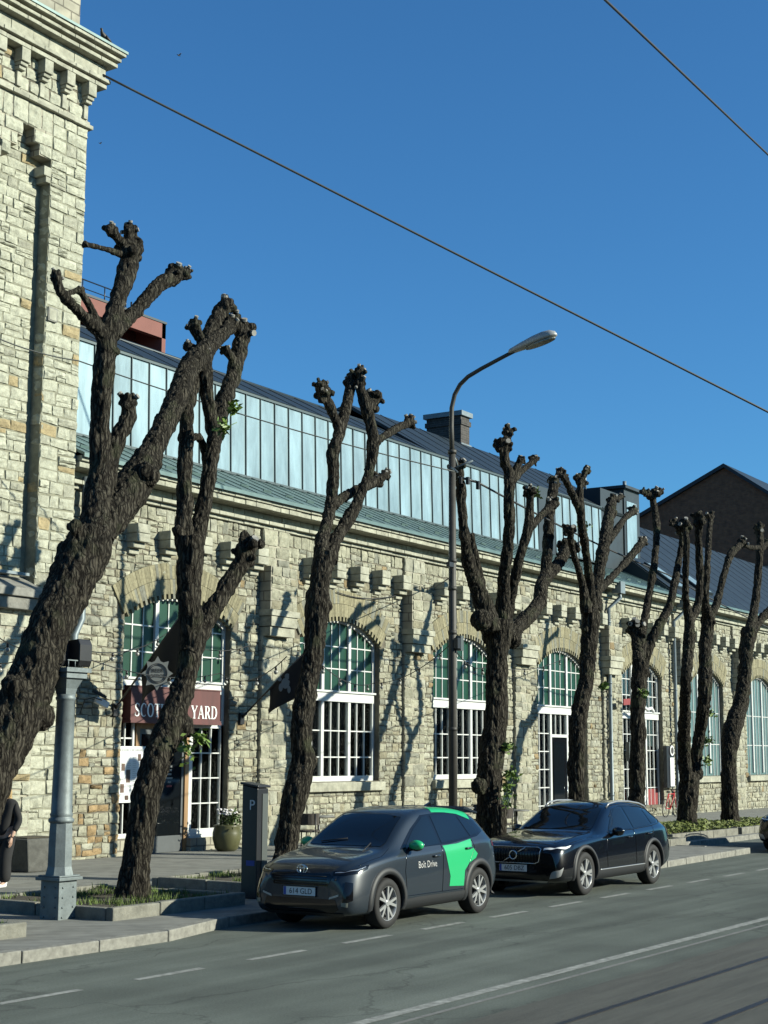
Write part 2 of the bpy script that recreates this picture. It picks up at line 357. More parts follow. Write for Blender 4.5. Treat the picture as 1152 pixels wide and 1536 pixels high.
b = MB(); rl = random.Random(5)
x = 10.69 - 1.93*8
while x < 75:                                     # short parking-lane dashes
    b.face([(x, 11.02, .004), (x+1.1, 11.02, .004), (x+1.1, 11.13, .004), (x, 11.13, .004)]); x += 1.93
b.face([(-40, 7.62, .004), (160, 7.62, .004), (160, 7.76, .004), (-40, 7.76, .004)])
b.mi = 1; b.face([(-40, 7.38, .004), (160, 7.38, .004), (160, 7.44, .004), (-40, 7.44, .004)])
tag(b.build('road_markings', ['line_paint', 'faded_paint']), kind='structure')
b = MB()
for y in (6.2, 5.13):
    b.box(-40, 160, y-.038, y+.038, -.02, .010); b.mi = 0
tag(b.build('tram_rails', 'rail_steel'), kind='structure')
mat('rail_bed', (.085, .086, .072), .9, vary=.3, scale=3, stretch=(.2, 2, 1), bump=.4, bscale=120)
b = MB(); b.face([(-40, 4.4, .004), (160, 4.4, .004), (160, 6.95, .004), (-40, 6.95, .004)])
tag(b.build('track_bed', 'rail_bed'), kind='structure')

# ================================================================== STONE FACING
PALE = [False]
def stone_tone(r):
    q = r.random()
    if PALE[0]:
        if q < .05: return Vector((.47, .38, .22))*r.uniform(.9, 1.1)
        if q < .12: return Vector((.46, .455, .36))*r.uniform(.9, 1.1)
        return Vector((.575, .575, .455))*r.uniform(.9, 1.08)
    if q < .012: c = Vector((.40, .30, .17))
    elif q < .10: c = Vector((.45, .41, .29))
    elif q < .30: c = Vector((.53, .515, .41))
    elif q < .38: c = Vector((.34, .335, .27))
    else: c = Vector((.51, .49, .37))
    return c*r.uniform(.84, 1.12)
GRIME = [0.]
def grime(u, v):
    g = mnoise.noise(Vector((u*.45, v*.5, 5)))*.5+mnoise.noise(Vector((u*1.3, v*1.6, 9)))*.35
    return 1-GRIME[0]*max(0, min(1, .55+g))
def facing(b, x0, x1, z0, z1, y, openings, r, hmin=.15, hmax=.26, wmin=.15, wmax=.42, split=.40, axis='y', ochre=None):
    """courses of rock-faced stones in front of the plane y (facing -y); openings(zmid)->list of blocked x intervals"""
    tl = b.bm.faces.layers.float_color.get('tone') or b.bm.faces.layers.float_color.new('tone')
    def P(u, v, d): return (u, y-d, v) if axis == 'y' else (y-d, u, v)
    def stone(u0, u1, v0, v1):
        if u1-u0 < .05: return
        j = lambda: r.uniform(-.021, .021)
        g = .006
        c = [(u0+g+j(), v0+g+j()), (u1-g+j(), v0+g+j()), (u1-g+j(), v1-g+j()), (u0+g+j(), v1-g+j())]
        d = max(.010, r.gauss(.029, .012)); tx, tz = r.uniform(-.35, .35)*.05, r.uniform(-.3, .3)*.05
        nx = 3 if u1-u0 < .35 else 5
        col_ = stone_tone(r)*grime(u0, v0)
        if ochre and ochre(u0, v0): col_ = Vector((.40, .28, .15))*r.uniform(.8, 1.2)
        base = [b.bm.verts.new(P(u, v, -.02)) for u, v in c]
        grid = []
        for jz in range(4):
            row = []
            for ix in range(nx+1):
                s, t = ix/nx, jz/3
                sx, sz = .035+.93*s, .06+.88*t
                u = (c[0][0]*(1-sx)+c[1][0]*sx)*(1-sz)+(c[3][0]*(1-sx)+c[2][0]*sx)*sz
                v = (c[0][1]*(1-sx)+c[1][1]*sx)*(1-sz)+(c[3][1]*(1-sx)+c[2][1]*sx)*sz
                edge = (ix in (0, nx)) or (jz in (0, 3))
                if not edge: u += r.uniform(-.02, .02)*(u1-u0); v += r.uniform(-.04, .04)*(v1-v0)
                dd = d*(.55 if edge else 1.1) + tx*(s-.5)+tz*(t-.5)+r.uniform(-.013, .013)
                row.append(b.bm.verts.new(P(u, v, max(.003, dd))))
            grid.append(row)
        fs = []
        for jz in range(3):
            for ix in range(nx): fs.append((grid[jz][ix], grid[jz][ix+1], grid[jz+1][ix+1], grid[jz+1][ix]))
        bo = [base[0]]+[None]; 
        fs.append((base[0], base[1], *[grid[0][i] for i in range(nx, -1, -1)]))
        fs.append((base[2], base[3], *[grid[3][i] for i in range(0, nx+1)]))
        fs.append((base[1], base[2], grid[3][nx], grid[2][nx], grid[1][nx], grid[0][nx]))
        fs.append((base[3], base[0], grid[0][0], grid[1][0], grid[2][0], grid[3][0]))
        for q in fs:
            f = b.bm.faces.new(q); f[tl] = (*col_, 1); f.material_index = b.mi
    z = z0
    while z < z1-.02:
        h = r.uniform(hmin, hmax)
        if z+h > z1-.1: h = z1-z
        blk = sorted(openings(z, z+h))
        segs = []; cur = x0
        for a, c in blk:
            if c <= cur or a >= x1: continue
            if a > cur: segs.append((cur, a))
            cur = max(cur, c)
        if cur < x1: segs.append((cur, x1))
        for a, c in segs:
            u = a
            while u < c-.01:
                wd = r.uniform(wmin, wmax)
                if u+wd > c-wmin*.7: wd = c-u
                if wd > .85: wd /= 2
                if r.random() < split and h > .19:
                    k = r.uniform(.38, .62); stone(u, u+wd, z, z+h*k)
                    if wd > .4 and r.random() < .5:
                        q = r.uniform(.35, .65); stone(u, u+wd*q, z+h*k, z+h); stone(u+wd*q, u+wd, z+h*k, z+h)
                    else: stone(u, u+wd, z+h*k, z+h)
                else: stone(u, u+wd, z, z+h)
                u += wd
        z += h

# ================================================================== HALL
HY = 23.4                                        # wall plane of the hall
HX0, HX1 = 23.8, 86.0
MID = [24.35, 31.2, 38.0, 44.8, 51.65, 58.5, 65.25, 72.0, 78.8, 85.6]
WIN = [27.85, 34.6, 41.4, 48.2, 55.1, 61.9, 68.6, 75.4, 82.2]
HW, SPR, RISE = 1.92, 5.46, .58
AR = (HW*HW+RISE*RISE)/(2*RISE); ACZ = SPR+RISE-AR; AHA = math.asin(HW/AR)
SILL = [.12, 1.66, 1.66, .12, .55, 1.6, 1.6, 1.6, 1.6]
hall = thing('limestone_hall', 'long low limestone hall with arched white windows, a pale metal clerestory and a brick chimney', 'building', (55, HY, 0))
def win_outline(cx, zs, hw=HW, n=18, off=0):
    p = [(cx-hw, zs), (cx+hw, zs)]
    for k in range(n+1):
        a = AHA - 2*AHA*k/n
        p.append((cx+(AR-off)*math.sin(a)*(hw/HW if off == 0 else 1), ACZ+(AR-off)*math.cos(a)))
    return p
# backing wall with holes, and the reveals
loops = [[Vector((HX0, 0, 0)), Vector((HX1, 0, 0)), Vector((HX1, 8.3, 0)), Vector((HX0, 8.3, 0))]]
for cx, zs in zip(WIN, SILL): loops.append([Vector((u, v, 0)) for u, v in win_outline(cx, zs)][::-1])
flat = [v for lp in loops for v in lp]
b = MB()
for t in tessellate_polygon(loops): b.face([(flat[i].x, HY, flat[i].y) for i in t])
for lp in loops[1:]:
    n = len(lp)
    for k in range(n):
        p, q = lp[k], lp[(k+1) % n]
        b.face([(p.x, HY, p.y), (q.x, HY, q.y), (q.x, HY+.45, q.y), (p.x, HY+.45, p.y)])
b.box(HX1-.02, HX1, HY+.01, 33, 0, 8.3); b.box(HX0, HX1, 32.7, 33, 0, 12.6); b.box(HX0, HX0+.05, HY+.5, 32, 0, 8.3)
b.build('wall', 'mortar', hall, normals=False)
def hall_open(za, zb):
    zm = (za+zb)/2; out = []
    for cx, zs in zip(WIN, SILL):
        if zb <= zs+.02: continue
        if zm < SPR-.05: out.append((cx-HW, cx+HW))
        else:
            ro = AR+.45
            if zm-ACZ < ro:
                hwid = math.sqrt(ro*ro-(zm-ACZ)**2)
                if zm < SPR+.35: hwid = min(hwid, HW+.28)
                out.append((cx-hwid, cx+hwid))
    for m_ in MID[1:]:
        out.append((m_-.3, m_+.8))
    return out
GRIME[0] = .24
b = MB(); rs = random.Random(11)
ochre_zone = lambda u, v: (24.6 < u < 26.0 and v < 2.9 and rs.random() < .33)
facing(b, HX0, 72.5, 0.0, 8.02, HY, hall_open, rs, ochre=ochre_zone)
facing(b, 72.5, HX1, 0.0, 8.02, HY, hall_open, rs, .3, .5, .5, 1.0, .1)
b.build('stone_facing', 'limestone_weathered', hall)
# pilasters: shallow strip below, deep stepped head above
for m_ in MID[1:]:
    b = MB(); b.bm.faces.layers.float_color.new('tone')
    x0, x1 = m_-.3, m_+.8; none = lambda a, c: []
    facing(b, x0, x1, 0, 5.3, HY-.10, none, rs, .22, .34, .3, .56, .25)
    facing(b, x0+.02, x1+.02, 5.95, 7.05, HY-.36, none, rs, .24, .34, .3, .6, .2)
    facing(b, x0+.02, x1+.02, 7.05, 8.02, HY-.10, none, rs, .24, .34, .3, .6, .2)
    b.mi = 1
    b.box(x0+.01, x1-.01, HY-.10, HY+.01, 0, 5.3); b.box(x0, x1+.02, HY-.36, HY+.01, 5.95, 7.05); b.box(x0+.03, x1, HY-.10, HY+.01, 7.05, 8.02)
    b.mi = 2
    b.box(x0-.05, x1+.07, HY-.44, HY, 5.80, 5.95); b.box(x0+.03, x1-.03, HY-.34, HY, 5.3, 5.52); b.box(x0, x1, HY-.40, HY, 5.54, 5.79)
    b.build('pilaster', ['limestone_weathered', 'limestone_courses', 'dressed_stone'], hall)
GRIME[0] = .06
# corbels
for m_ in MID:
    for k in range(5):
        cx = m_+1.75+k*1.12
        if cx > 83: continue
        b = MB(); h = rs.uniform(-.02, .02)
        b.box(cx-.23, cx+.2, HY-.38, HY+.01, 7.26+h, 7.47+h); b.box(cx-.22, cx+.21, HY-.37, HY+.01, 7.06+h, 7.255+h); b.box(cx-.22, cx+.19, HY-.24, HY+.01, 6.93+h, 7.055+h); b.box(cx-.19, cx+.15, HY-.10, HY+.01, 6.80+h, 6.925+h)
        b.build('corbel', 'dressed_stone', hall, bevel=.02)
# cornice courses
b = MB(); rc = random.Random(4)
def course(y, z0, z1, wmin=.35, wmax=.7):
    x = HX0
    while x < HX1:
        wd = rc.uniform(wmin, wmax); j = rc.uniform(-.012, .012)
        b.box(x+.006, min(x+wd, HX1)-.006, HY-y+j, HY+.4, z0+.005, z1-.005); x += wd
course(.10, 8.02, 8.11); course(.22, 8.11, 8.21); course(.05, 8.21, 8.41); course(.50, 8.41, 8.54); course(.56, 8.54, 8.67)
b.build('cornice', 'dressed_stone', hall, bevel=.012)
# brick arches (thin bricks on edge, every other one cut back: the comb over each window)
for i, cx in enumerate(WIN):
    b = MB(); tl = b.bm.faces.layers.float_color.new('tone'); n = 50; ha = AHA*1.03
    for k in range(n):
        a0, a1 = -ha+2*ha*k/n, -ha+2*ha*(k+1)/n; g = .0006
        for ri, ro in (((AR-.10 if k % 2 else AR+.02), AR+.36), (AR+.37, AR+.74)):
            j = rs.uniform(-.005, .005)
            pl = [(cx+ri*math.sin(a0+g), ACZ+ri*math.cos(a0+g)), (cx+ri*math.sin(a1-g), ACZ+ri*math.cos(a1-g)), (cx+ro*math.sin(a1-g), ACZ+ro*math.cos(a1-g)), (cx+ro*math.sin(a0+g), ACZ+ro*math.cos(a0+g))]
            c = Vector((.46, .42, .28))*rs.uniform(.72, 1.15) if rs.random() < .8 else Vector((.36, .36, .30))*rs.uniform(.8, 1.1)
            nf = len(b.bm.faces); b.prism(pl, lambda u, v, d: (u, HY-d, v), -.05, .055+j)
            b.bm.faces.ensure_lookup_table()
            for q in range(nf, len(b.bm.faces)): b.bm.faces[q][tl] = (*c, 1)
    b.build('brick_arch', 'yellow_brick', hall)
# jamb quoins are plain dressed stone strips inside the reveals
# ---- windows
FY = HY+.16                                       # frame plane
def arcpt(cx, a, off): return (cx+(AR-off)*math.sin(a), ACZ+(AR-off)*math.cos(a))
def archz(cx, x, off=0): return ACZ+math.sqrt(max(0, (AR-off)**2-(x-cx)**2))
def window(i, cx, zs):
    fr = MB(); y0, y1 = FY, FY+.09
    def bar(x0, x1, z0, z1, d=0): fr.box(x0, x1, y0-d, y1, z0, z1)
    # outer frame
    bar(cx-HW, cx-HW+.10, zs, SPR+.01); bar(cx+HW-.10, cx+HW, zs, SPR+.01)
    n = 22
    for k in range(n):
        a0, a1 = -AHA+2*AHA*k/n, -AHA+2*AHA*(k+1)/n
        fr.prism([arcpt(cx, a0, .01), arcpt(cx, a1, .01), arcpt(cx, a1, .13), arcpt(cx, a0, .13)], lambda u, v, d: (u, d, v), y0-.004, y1)
    pale = i >= 5
    mulls = (-.64, .64)
    TR0, TR1 = 3.78, 4.02
    if not pale:
        bar(cx-HW+.1, cx+HW-.1, TR0, TR1, .05); bar(cx-HW+.06, cx+HW-.06, TR1, TR1+.05, .10)
    groups = [(-HW+.10, -.70), (-.58, .58), (.70, HW-.10)]
    low_top = TR0
    for mx in mulls:
        bar(cx+mx-.06, cx+mx+.06, TR1+.05 if not pale else zs+.1, archz(cx, cx+mx, .06), .02)
        if not pale and i != 0: bar(cx+mx-.06, cx+mx+.06, zs+.1 if zs > 1 else zs, TR0, .02)
    # muntins: upper
    mt = .016
    for g0, g1 in groups:
        for k in (1, 2):
            x = cx+g0+(g1-g0)*k/3; fr.box(x-mt, x+mt, y0+.02, y1-.02, TR1 if not pale else zs, archz(cx, x, .08))
    for z in ((4.66, 5.26) if not pale else (2.9, 4.2)):
        fr.box(cx-HW+.1, cx+HW-.1, y0+.025, y1-.025, z-mt, z+mt)
    kids = []
    def pane(name, x0, x1, z0, z1, mt_, dy=.045): 
        q = MB(); q.box(x0, x1, FY+dy, FY+dy+.008, z0, z1); kids.append((name, mt_, q))
    def low_grid(g0, g1, zb, rows):
        for k in (1, 2):
            x = cx+g0+(g1-g0)*k/3; fr.box(x-mt, x+mt, y0+.02, y1-.02, zb, TR0)
        for z in rows: fr.box(cx+g0, cx+g1, y0+.025, y1-.025, z-mt, z+mt)
    # panes
    q = MB(); pts = [(cx-HW+.05, (TR0+.1 if not pale else zs)), (cx+HW-.05, (TR0+.1 if not pale else zs))]+[arcpt(cx, AHA-2*AHA*k/16, .06) for k in range(17)]
    q.prism(pts, lambda u, v, d: (u, d, v), FY+.045, FY+.053)
    kids.append(('green_blind' if i < 4 else 'pane', 'green_blind' if i < 4 else ('clear_pane' if i == 4 else 'pale_panel'), q))
    if not pale:
        if zs > 1:
            bar(cx-HW+.1, cx+HW-.1, zs, zs+.14, .03)
            for g0, g1 in groups: low_grid(g0, g1, zs+.14, (2.3, 3.0))
            pane('pane', cx-HW+.08, cx+HW-.08, zs+.1, TR0+.05, 'clear_pane')
            q = MB()                                # pale shutters standing inside the glass
            for k, (a, c, z0, z1) in enumerate(((-1.5, -.95, 2.45, 3.7), (-.5, -.1, 2.3, 3.72), (.8, 1.1, 2.3, 3.72))): q.box(cx+a, cx+c, FY+.10+.02*k, FY+.115+.02*k, z0, z1)
            kids.append(('shutter', 'curtain', q))
        elif i == 0:
            pass
        else:                                       # doors under the transom
            for g0, g1 in (groups[0], groups[2]):
                low_grid(g0, g1, zs, [zs+.6*k for k in range(1, 6)] if i == 3 else (1.2, 1.9, 2.6, 3.2))
            bar(cx-.58, cx+.58, 3.0, 3.10, .02); 
            for k in (1, 2):
                x = cx-.58+1.16*k/3; fr.box(x-mt, x+mt, y0+.02, y1-.02, 3.1, TR0)
            pane('pane', cx-HW+.08, cx+HW-.08, zs+.02, TR0+.05, 'clear_pane')
    w_ = fr.build('window', 'white_paint', hall)
    for name, mt_, q in kids: q.build(name, mt_, w_)
    if zs > 1:
        s = MB(); s.box(cx-HW-.12, cx+HW+.12, HY-.16, FY+.02, zs-.26, zs-.02); s.build('sill', 'dressed_stone', w_, bevel=.02)
    if 3 <= i <= 4:                                 # the door leaf in the middle
        d = MB(); d.box(cx-.58, cx+.58, y0+.01, y1-.01, zs, 3.0); o = d.build('door', 'gloss_black' if i == 3 else 'white_paint', hall)
        d = MB(); d.box(cx-.42, cx+.42, y0-.004, y0+.02, zs+.35, 2.85); d.build('door_glass', 'car_glass', o)
        d = MB(); d.tube([(cx+.5, y0-.05, .95), (cx+.5, y0-.05, 1.35)], .014); d.build('handle', 'chrome', o)
    return w_
wins = [window(i, cx, zs) for i, (cx, zs) in enumerate(zip(WIN, SILL))]
b = MB(); b.box(HX0+.1, HX1-.1, HY+1.6, HY+1.64, 0, 8.2); b.build('dark_interior_sheet', 'dark_room', hall)  # near-black sheet behind the glass: the unlit interior put into colour
# pictures pasted inside the fifth window's fanlight
b = MB(); rp_ = random.Random(2); b.mi = 0
cx = WIN[4]
for k in range(9):
    x = cx-1.6+.36*k; z0 = 4.15+rp_.uniform(0, .3); b.mi = k % 2; b.box(x, x+.22, FY+.07, FY+.08, z0, z0+rp_.uniform(.5, 1.0))
b.build('window_poster', ['sign_red', 'board_white'], wins[4])
b = MB(); b.box(cx+.7, cx+1.75, FY+.03, FY+.044, .55, 1.15); b.build('red_panel', 'sign_red', wins[4])

# ---- pub front in the first bay
cx = WIN[0]; fr = wins[0]
y0, y1 = FY, FY+.09
b = MB()
b.box(28.50, 28.62, y0, y1, .5, 3.05); b.box(29.68, 29.77, y0, y1, .5, 3.05); b.box(28.62, 29.68, y0, y1, .5, .62); b.box(28.62, 29.68, y0, y1, 2.97, 3.05)
for k in (1, 2): x = 28.62+1.06*k/3; b.box(x-.014, x+.014, y0+.02, y1-.02, .62, 2.97)
for k in (1, 2, 3): z = .62+2.35*k/4; b.box(28.62, 29.68, y0+.025, y1-.025, z-.014, z+.014)
b.box(28.50, 29.77, y0-.04, y0, .42, .50)
o = b.build('window', 'white_paint', hall); b = MB(); b.box(28.55, 29.72, FY+.045, FY+.053, .55, 3.0); b.build('pane', 'clear_pane', o)
b = MB(); b.box(28.45, 29.77, HY+.02, FY+.1, 0, .42); b.build('parapet', 'limestone_courses', hall)
b = MB(); b.box(25.95, 26.02, y0, y1, .12, 3.8); b.box(26.5, 26.56, y0, y1, .12, 3.8); b.box(25.95, 26.5, y0, y1, .5, .6); b.box(26.23, 26.26, y0, y1, .6, 3.8)
for z in (1.35, 2.05, 2.7, 3.3): b.box(25.95, 26.56, y0+.02, y1-.02, z-.016, z+.016)
o = b.build('side_light', 'white_paint', hall); b = MB(); b.box(25.95, 26.56, FY+.045, FY+.053, .15, 3.8); b.build('pane', 'door_pane', o)
b = MB(); b.box(25.95, 26.56, HY+.05, FY+.08, 0, .5); b.build('plinth', 'limestone_courses', hall)
b = MB(); b.box(26.60, 26.72, y0-.02, y1, .12, 3.05); b.box(28.34, 28.47, y0-.02, y1, .12, 3.05); b.box(26.72, 28.34, y0-.02, y1, 2.92, 3.05); o = b.build('door_frame', 'oak', hall)
b = MB(); b.box(26.72, 28.34, y0+.02, y1-.01, .12, .50); b.box(26.72, 26.82, y0+.02, y1-.01, .50, 2.92); b.box(28.26, 28.34, y0+.02, y1-.01, .50, 2.92); b.box(26.82, 28.26, y0+.02, y1-.01, 2.8, 2.92)
d = b.build('door', 'door_grey', hall)
b = MB(); b.box(26.82, 28.26, y0+.045, y0+.055, .50, 2.80); b.build('door_glass', 'car_glass', d)
b = MB(); b.tube([(26.95, y0-.05, 1.0), (26.95, y0-.05, 1.5)], .016); b.build('handle', 'chrome', d)
b = MB(); rr = random.Random(9)
for k in range(6):
    z = 2.05-.09*k; wd = rr.uniform(.12, .24); b.mi = 1 if k == 5 else 0; b.box(27.85-wd/2, 27.85+wd/2, y0+.038, y0+.042, z, z+.045)
b.build('door_lettering', ['badge_grey', 'sign_red'], d)
b = MB(); b.box(28.25, 28.5, FY+.03, FY+.09, 3.05, 3.8); b.box(26.56, 28.4, FY+.045, FY+.06, 3.05, 3.8); b.build('transom_light', 'gloss_black', hall)
b = MB(); b.box(26.2, 28.4, HY+.12, HY+.6, .0, .13); b.build('threshold', 'grey_stone', hall)

# ---- roofs
def sheet(b, pts, th=.05):
    n = (Vector(pts[1])-Vector(pts[0])).cross(Vector(pts[2])-Vector(pts[0])).normalized()
    if n.z < 0: n = -n
    t = [b.bm.verts.new(Vector(p)) for p in pts]; q = [b.bm.verts.new(Vector(p)-n*th) for p in pts]; k = len(pts)
    b.bm.faces.new(t).material_index = b.mi; b.bm.faces.new(q[::-1]).material_index = b.mi
    for i in range(k): b.bm.faces.new((t[i], t[(i+1) % k], q[(i+1) % k], q[i])).material_index = b.mi
EY, EZ = HY-.64, 8.72                             # eaves
PYB, PZB = 25.0, 9.72                             # foot of the cladding
PYT, PZT = 25.06, 12.02                           # head of the cladding
b = MB(); sheet(b, [(HX0, EY, EZ), (57.6, EY, EZ), (57.6, PYB+.05, PZB), (HX0, PYB+.05, PZB)], .06)
b.box(HX0, HX1, EY-.01, EY+.02, EZ-.10, EZ-.01)
x = HX0+.3
while x < 57.4: b.tube([(x, EY+.02, EZ+.012), (x, PYB, PZB+.012)], .014, 4, smooth=False); x += .65
for k in range(36):                               # snow stops along the eaves
    x = HX0+.6+k*.95; b.obox((x, EY+.55, EZ+.27), Vector((1, 0, 0)), Vector((0, .9, .42)).normalized(), Vector((0, -.42, .9)).normalized(), .16, .012, .03)
b.build('eaves_roof', 'skirt_metal', hall)
def cladding(x0, x1, zb=PZB, zt=PZT, seam=.655, name='clerestory_cladding', yb=PYB, yt=PYT):
    b = MB(); sheet(b, [(x0, yb, zb), (x1, yb, zb), (x1, yt, zt), (x0, yt, zt)], .08)
    b.mi = 1; x = x0; up = Vector((0, yt-yb, zt-zb)).normalized(); nn = Vector((0, -up.z, up.y))
    while x < x1+.01:
        c = Vector((x, (yb+yt)/2, (zb+zt)/2))+nn*.02; b.obox(c, Vector((1, 0, 0)), nn, up, .011, .018, (Vector((0, yt-yb, zt-zb)).length)/2); x += seam
    b.box(x0, x1, yb-.03, yb+.02, zb-.02, zb+.04); b.box(x0, x1, yt-.05, yt+.05, zt-.02, zt+.05)
    return b.build(name, ['zinc', 'zinc_seam'], hall)
cladding(HX0, 49.7); cladding(51.1, 55.3, PZB+.1, PZT+.05)
b = MB()
def box_y(x0, x1, y0_, y1_, z0, z1): b.box(x0, x1, y0_, y1_, z0, z1)
box_y(49.7, 51.05, PYB-.02, 27, PZB-.3, PZT+.1); b.build('clerestory_gap', 'roof_metal', hall); b = MB(); box_y(55.35, 57.5, PYB+.1, 28, PZB-.7, 12.9); b.build('clerestory_gap', 'roof_metal', hall)
b = MB(); b.box(57.55, 59.1, PYB+.05, 28, 9.6, 13.2); b.mi = 1; b.box(57.75, 58.75, PYB+.02, PYB+.06, 10.0, 12.7); b.mi = 0; b.box(57.4, 59.2, PYB-.1, 28.1, 13.2, 13.32); b.build('dormer', ['roof_metal', 'zinc'], hall)
b = MB()
sheet(b, [(HX0, PYT-.06, PZT+.06), (42.0, PYT-.06, PZT+.06), (42.0, 27, 13.12), (HX0, 27, 13.12)], .06); sheet(b, [(HX0, 27, 13.12), (42, 27, 13.12), (42, 33, 12.4), (HX0, 33, 12.4)], .1)
b.tube([(HX0, 27, 13.12), (42, 27, 13.12)], .05, 6)
sheet(b, [(42.0, PYT-.06, PZT+.06), (57.5, PYT-.06, PZT+.06), (57.5, 28, 13.95), (41.6, 28, 13.95)], .1); sheet(b, [(41.6, 28, 13.95), (57.5, 28, 13.95), (57.5, 33, 12.4), (41.6, 33, 12.4)], .1)
x = HX0+.4
while x < 57: b.tube([(x, PYT-.05, PZT+.07), (x, 27 if x < 42 else 28, 13.132 if x < 42 else 13.962)], .012, 4, smooth=False); x += 1.3
b.build('roof', 'roof_metal', hall)
b = MB()
sheet(b, [(57.6, EY, EZ), (HX1, EY, EZ), (HX1, 28.5, 13.1), (57.6, 28.5, 13.1)], .08); sheet(b, [(57.6, 28.5, 13.1), (HX1, 28.5, 13.1), (HX1, 34, 9.5), (57.6, 34, 9.5)], .08)
x = 58
while x < HX1: b.tube([(x, EY+.02, EZ+.012), (x, 28.5, 13.112)], .012, 4, smooth=False); x += 1.6
b.build('roof', 'roof_metal', hall)
for (px_, py_), (wx, wy) in zip(((998, 872), (1043, 895)), ((.5, .9), (.6, .7))):
    c = onY(px_, py_, 23.9); z_ = EZ+(c.y-EY)*.7635
    b = MB(); b.obox((c.x, c.y, z_+.06), Vector((1, 0, 0)), Vector((0, .795, .607)), Vector((0, -.607, .795)), wx, wy, .06); b.mi = 1; b.obox((c.x, c.y-.04, z_+.115), Vector((1, 0, 0)), Vector((0, .795, .607)), Vector((0, -.607, .795)), wx-.08, wy-.08, .01)
    b.build('skylight', ['roof_metal', 'zinc'], hall)
b = MB(); b.prism([(EY+.02, EZ-.06), (28.4, EZ-.06), (28.4, 13.0)], lambda u, v, d: (d, u, v), 57.52, 57.595); b.build('roof_cheek', 'roof_metal', hall)
b = MB(); x0, x1 = 49.3, 49.95; b.box(x0, x1, 28, 29.5, 12.6, 15.02); b.mi = 1; b.box(x0-.1, x1+.1, 27.9, 29.6, 15.02, 15.2); b.mi = 0; b.box(x0-.05, x1+.05, 27.95, 29.55, 14.68, 14.86); b.mi = 2; b.box(x0-.06, x1+.06, 27.94, 29.56, 13.85, 13.96)
b.build('chimney', ['chimney_brick', 'galvanised', 'galvanised'], hall)
b = MB(); b.tube([(55.9, 26, 12.8), (55.9, 26, 13.9)], .05); b.tube([(58.9, 25.6, 13.3), (58.9, 25.6, 13.75)], .08); b.build('vent_pipe', 'galvanised', hall)
# gutter boxes and downpipes
def downpipe(x, jog=True):
    b = MB(); y = HY-.22
    b.box(x+.05, x+.45, EY-.06, EY+.3, 8.25, 8.68)
    b.tube([(x+.25, EY+.1, 8.3), (x+.25, EY+.05, 8.1), (x, y, 7.7), (x, y, .3), (x, y-.12, .18)], .075, 12)
    for z in (7.2, 5.0, 2.9, 1.0): b.tube([(x, y, z-.03), (x, y, z+.03)], .09, 12); b.box(x-.02, x+.02, y, HY, z-.02, z+.02)
    b.build('downpipe', 'galvanised', hall)
downpipe(52.15-.5); downpipe(58.4-.5)
b = MB(); y = HY-.2; b.tube([(24.35, y, 8.3), (24.35, y, 5.2), (24.15, y, 4.85), (24.1, y, .3)], .085, 12); b.build('downpipe', 'galvanised', hall)
b = MB(); b.box(53.5, 54.0, HY-.12, HY, 2.2, 2.9); b.build('cable_box', 'machine_edge', hall)

# ================================================================== TOWER
TY, TX0, TX1 = 23.0, 14.6, 23.78
tower = thing('stone_tower', 'tall pale limestone tower with bracketed cornice and recessed panel, cut by the left edge', 'building', ((TX0+TX1)/2, TY, 0))
b = MB(); b.box(TX0, TX1-.02, TY+.33, 32, 0, 21.5); b.build('core', 'limestone_courses', tower)
PALE[0] = True; GRIME[0] = .10; rt_ = random.Random(21); none = lambda a, c: []
b = MB(); b.bm.faces.layers.float_color.new('tone')
facing(b, 19.2, 22.6, 5.6, 15.6, TY+.30, none, rt_, .16, .27, .2, .55, .25); b.mi = 1; b.box(TX0, 22.8, TY+.30, TY+.34, 5.5, 15.7); b.build('recessed_panel', ['limestone', 'mortar_pale'], tower)
b = MB(); b.bm.faces.layers.float_color.new('tone')
PX = 22.72
facing(b, PX, TX1, 0, 16.02, TY, none, rt_, .19, .30, .25, .55, .2); facing(b, TY-.02, TY+.30, 0, 14.4, PX+.025, none, rt_, .19, .30, .2, .4, .0, axis='nx'); b.mi = 1; b.box(PX, TX1, TY, TY+.36, 0, 16.02)
b.build('corner_pier', ['limestone', 'mortar_pale'], tower)
# top of the recess: wall above it, hung down in steps
b = MB(); b.bm.faces.layers.float_color.new('tone')
def steps_open(za, zb):
    zm = (za+zb)/2; out = []
    for c0 in (22.72-1.45*k for k in range(5)):         # each arch of the band ends at c0 on its right
        if zm < 14.95: out.append((c0-1.2, c0))
        elif zm < 15.2: out.append((c0-1.0, c0-.36))
        elif zm < 15.5: out.append((c0-.86, c0-.52))
    return out
for za, zb in ((14.68, 14.95), (14.95, 15.2), (15.2, 15.5), (15.5, 16.02)):
    facing(b, TX0, PX, za, zb, TY, steps_open, rt_, zb-za, zb-za, .25, .5, .0)
b.mi = 1
for za, zb in ((14.68, 14.95), (14.95, 15.2), (15.2, 15.5), (15.5, 16.02)):
    cur = TX0
    for a, c in sorted(steps_open(za, zb))+[(PX, PX)]:
        if a > cur: b.box(cur, a, TY, TY+.33, za, zb)
        cur = max(cur, c)
b.build('stepped_frieze', ['limestone', 'limestone_courses'], tower)
for k in range(5):                                        # hanging step corbels on both sides of each arch
    c0 = 22.72-1.45*k
    b = MB(); b.box(c0-.22, c0+.0, TY-.03, TY+.3, 14.55, 14.76); b.box(c0-.14, c0+.0, TY-.01, TY+.3, 14.42, 14.549); b.build('step_corbel', 'dressed_stone', tower, bevel=.015)
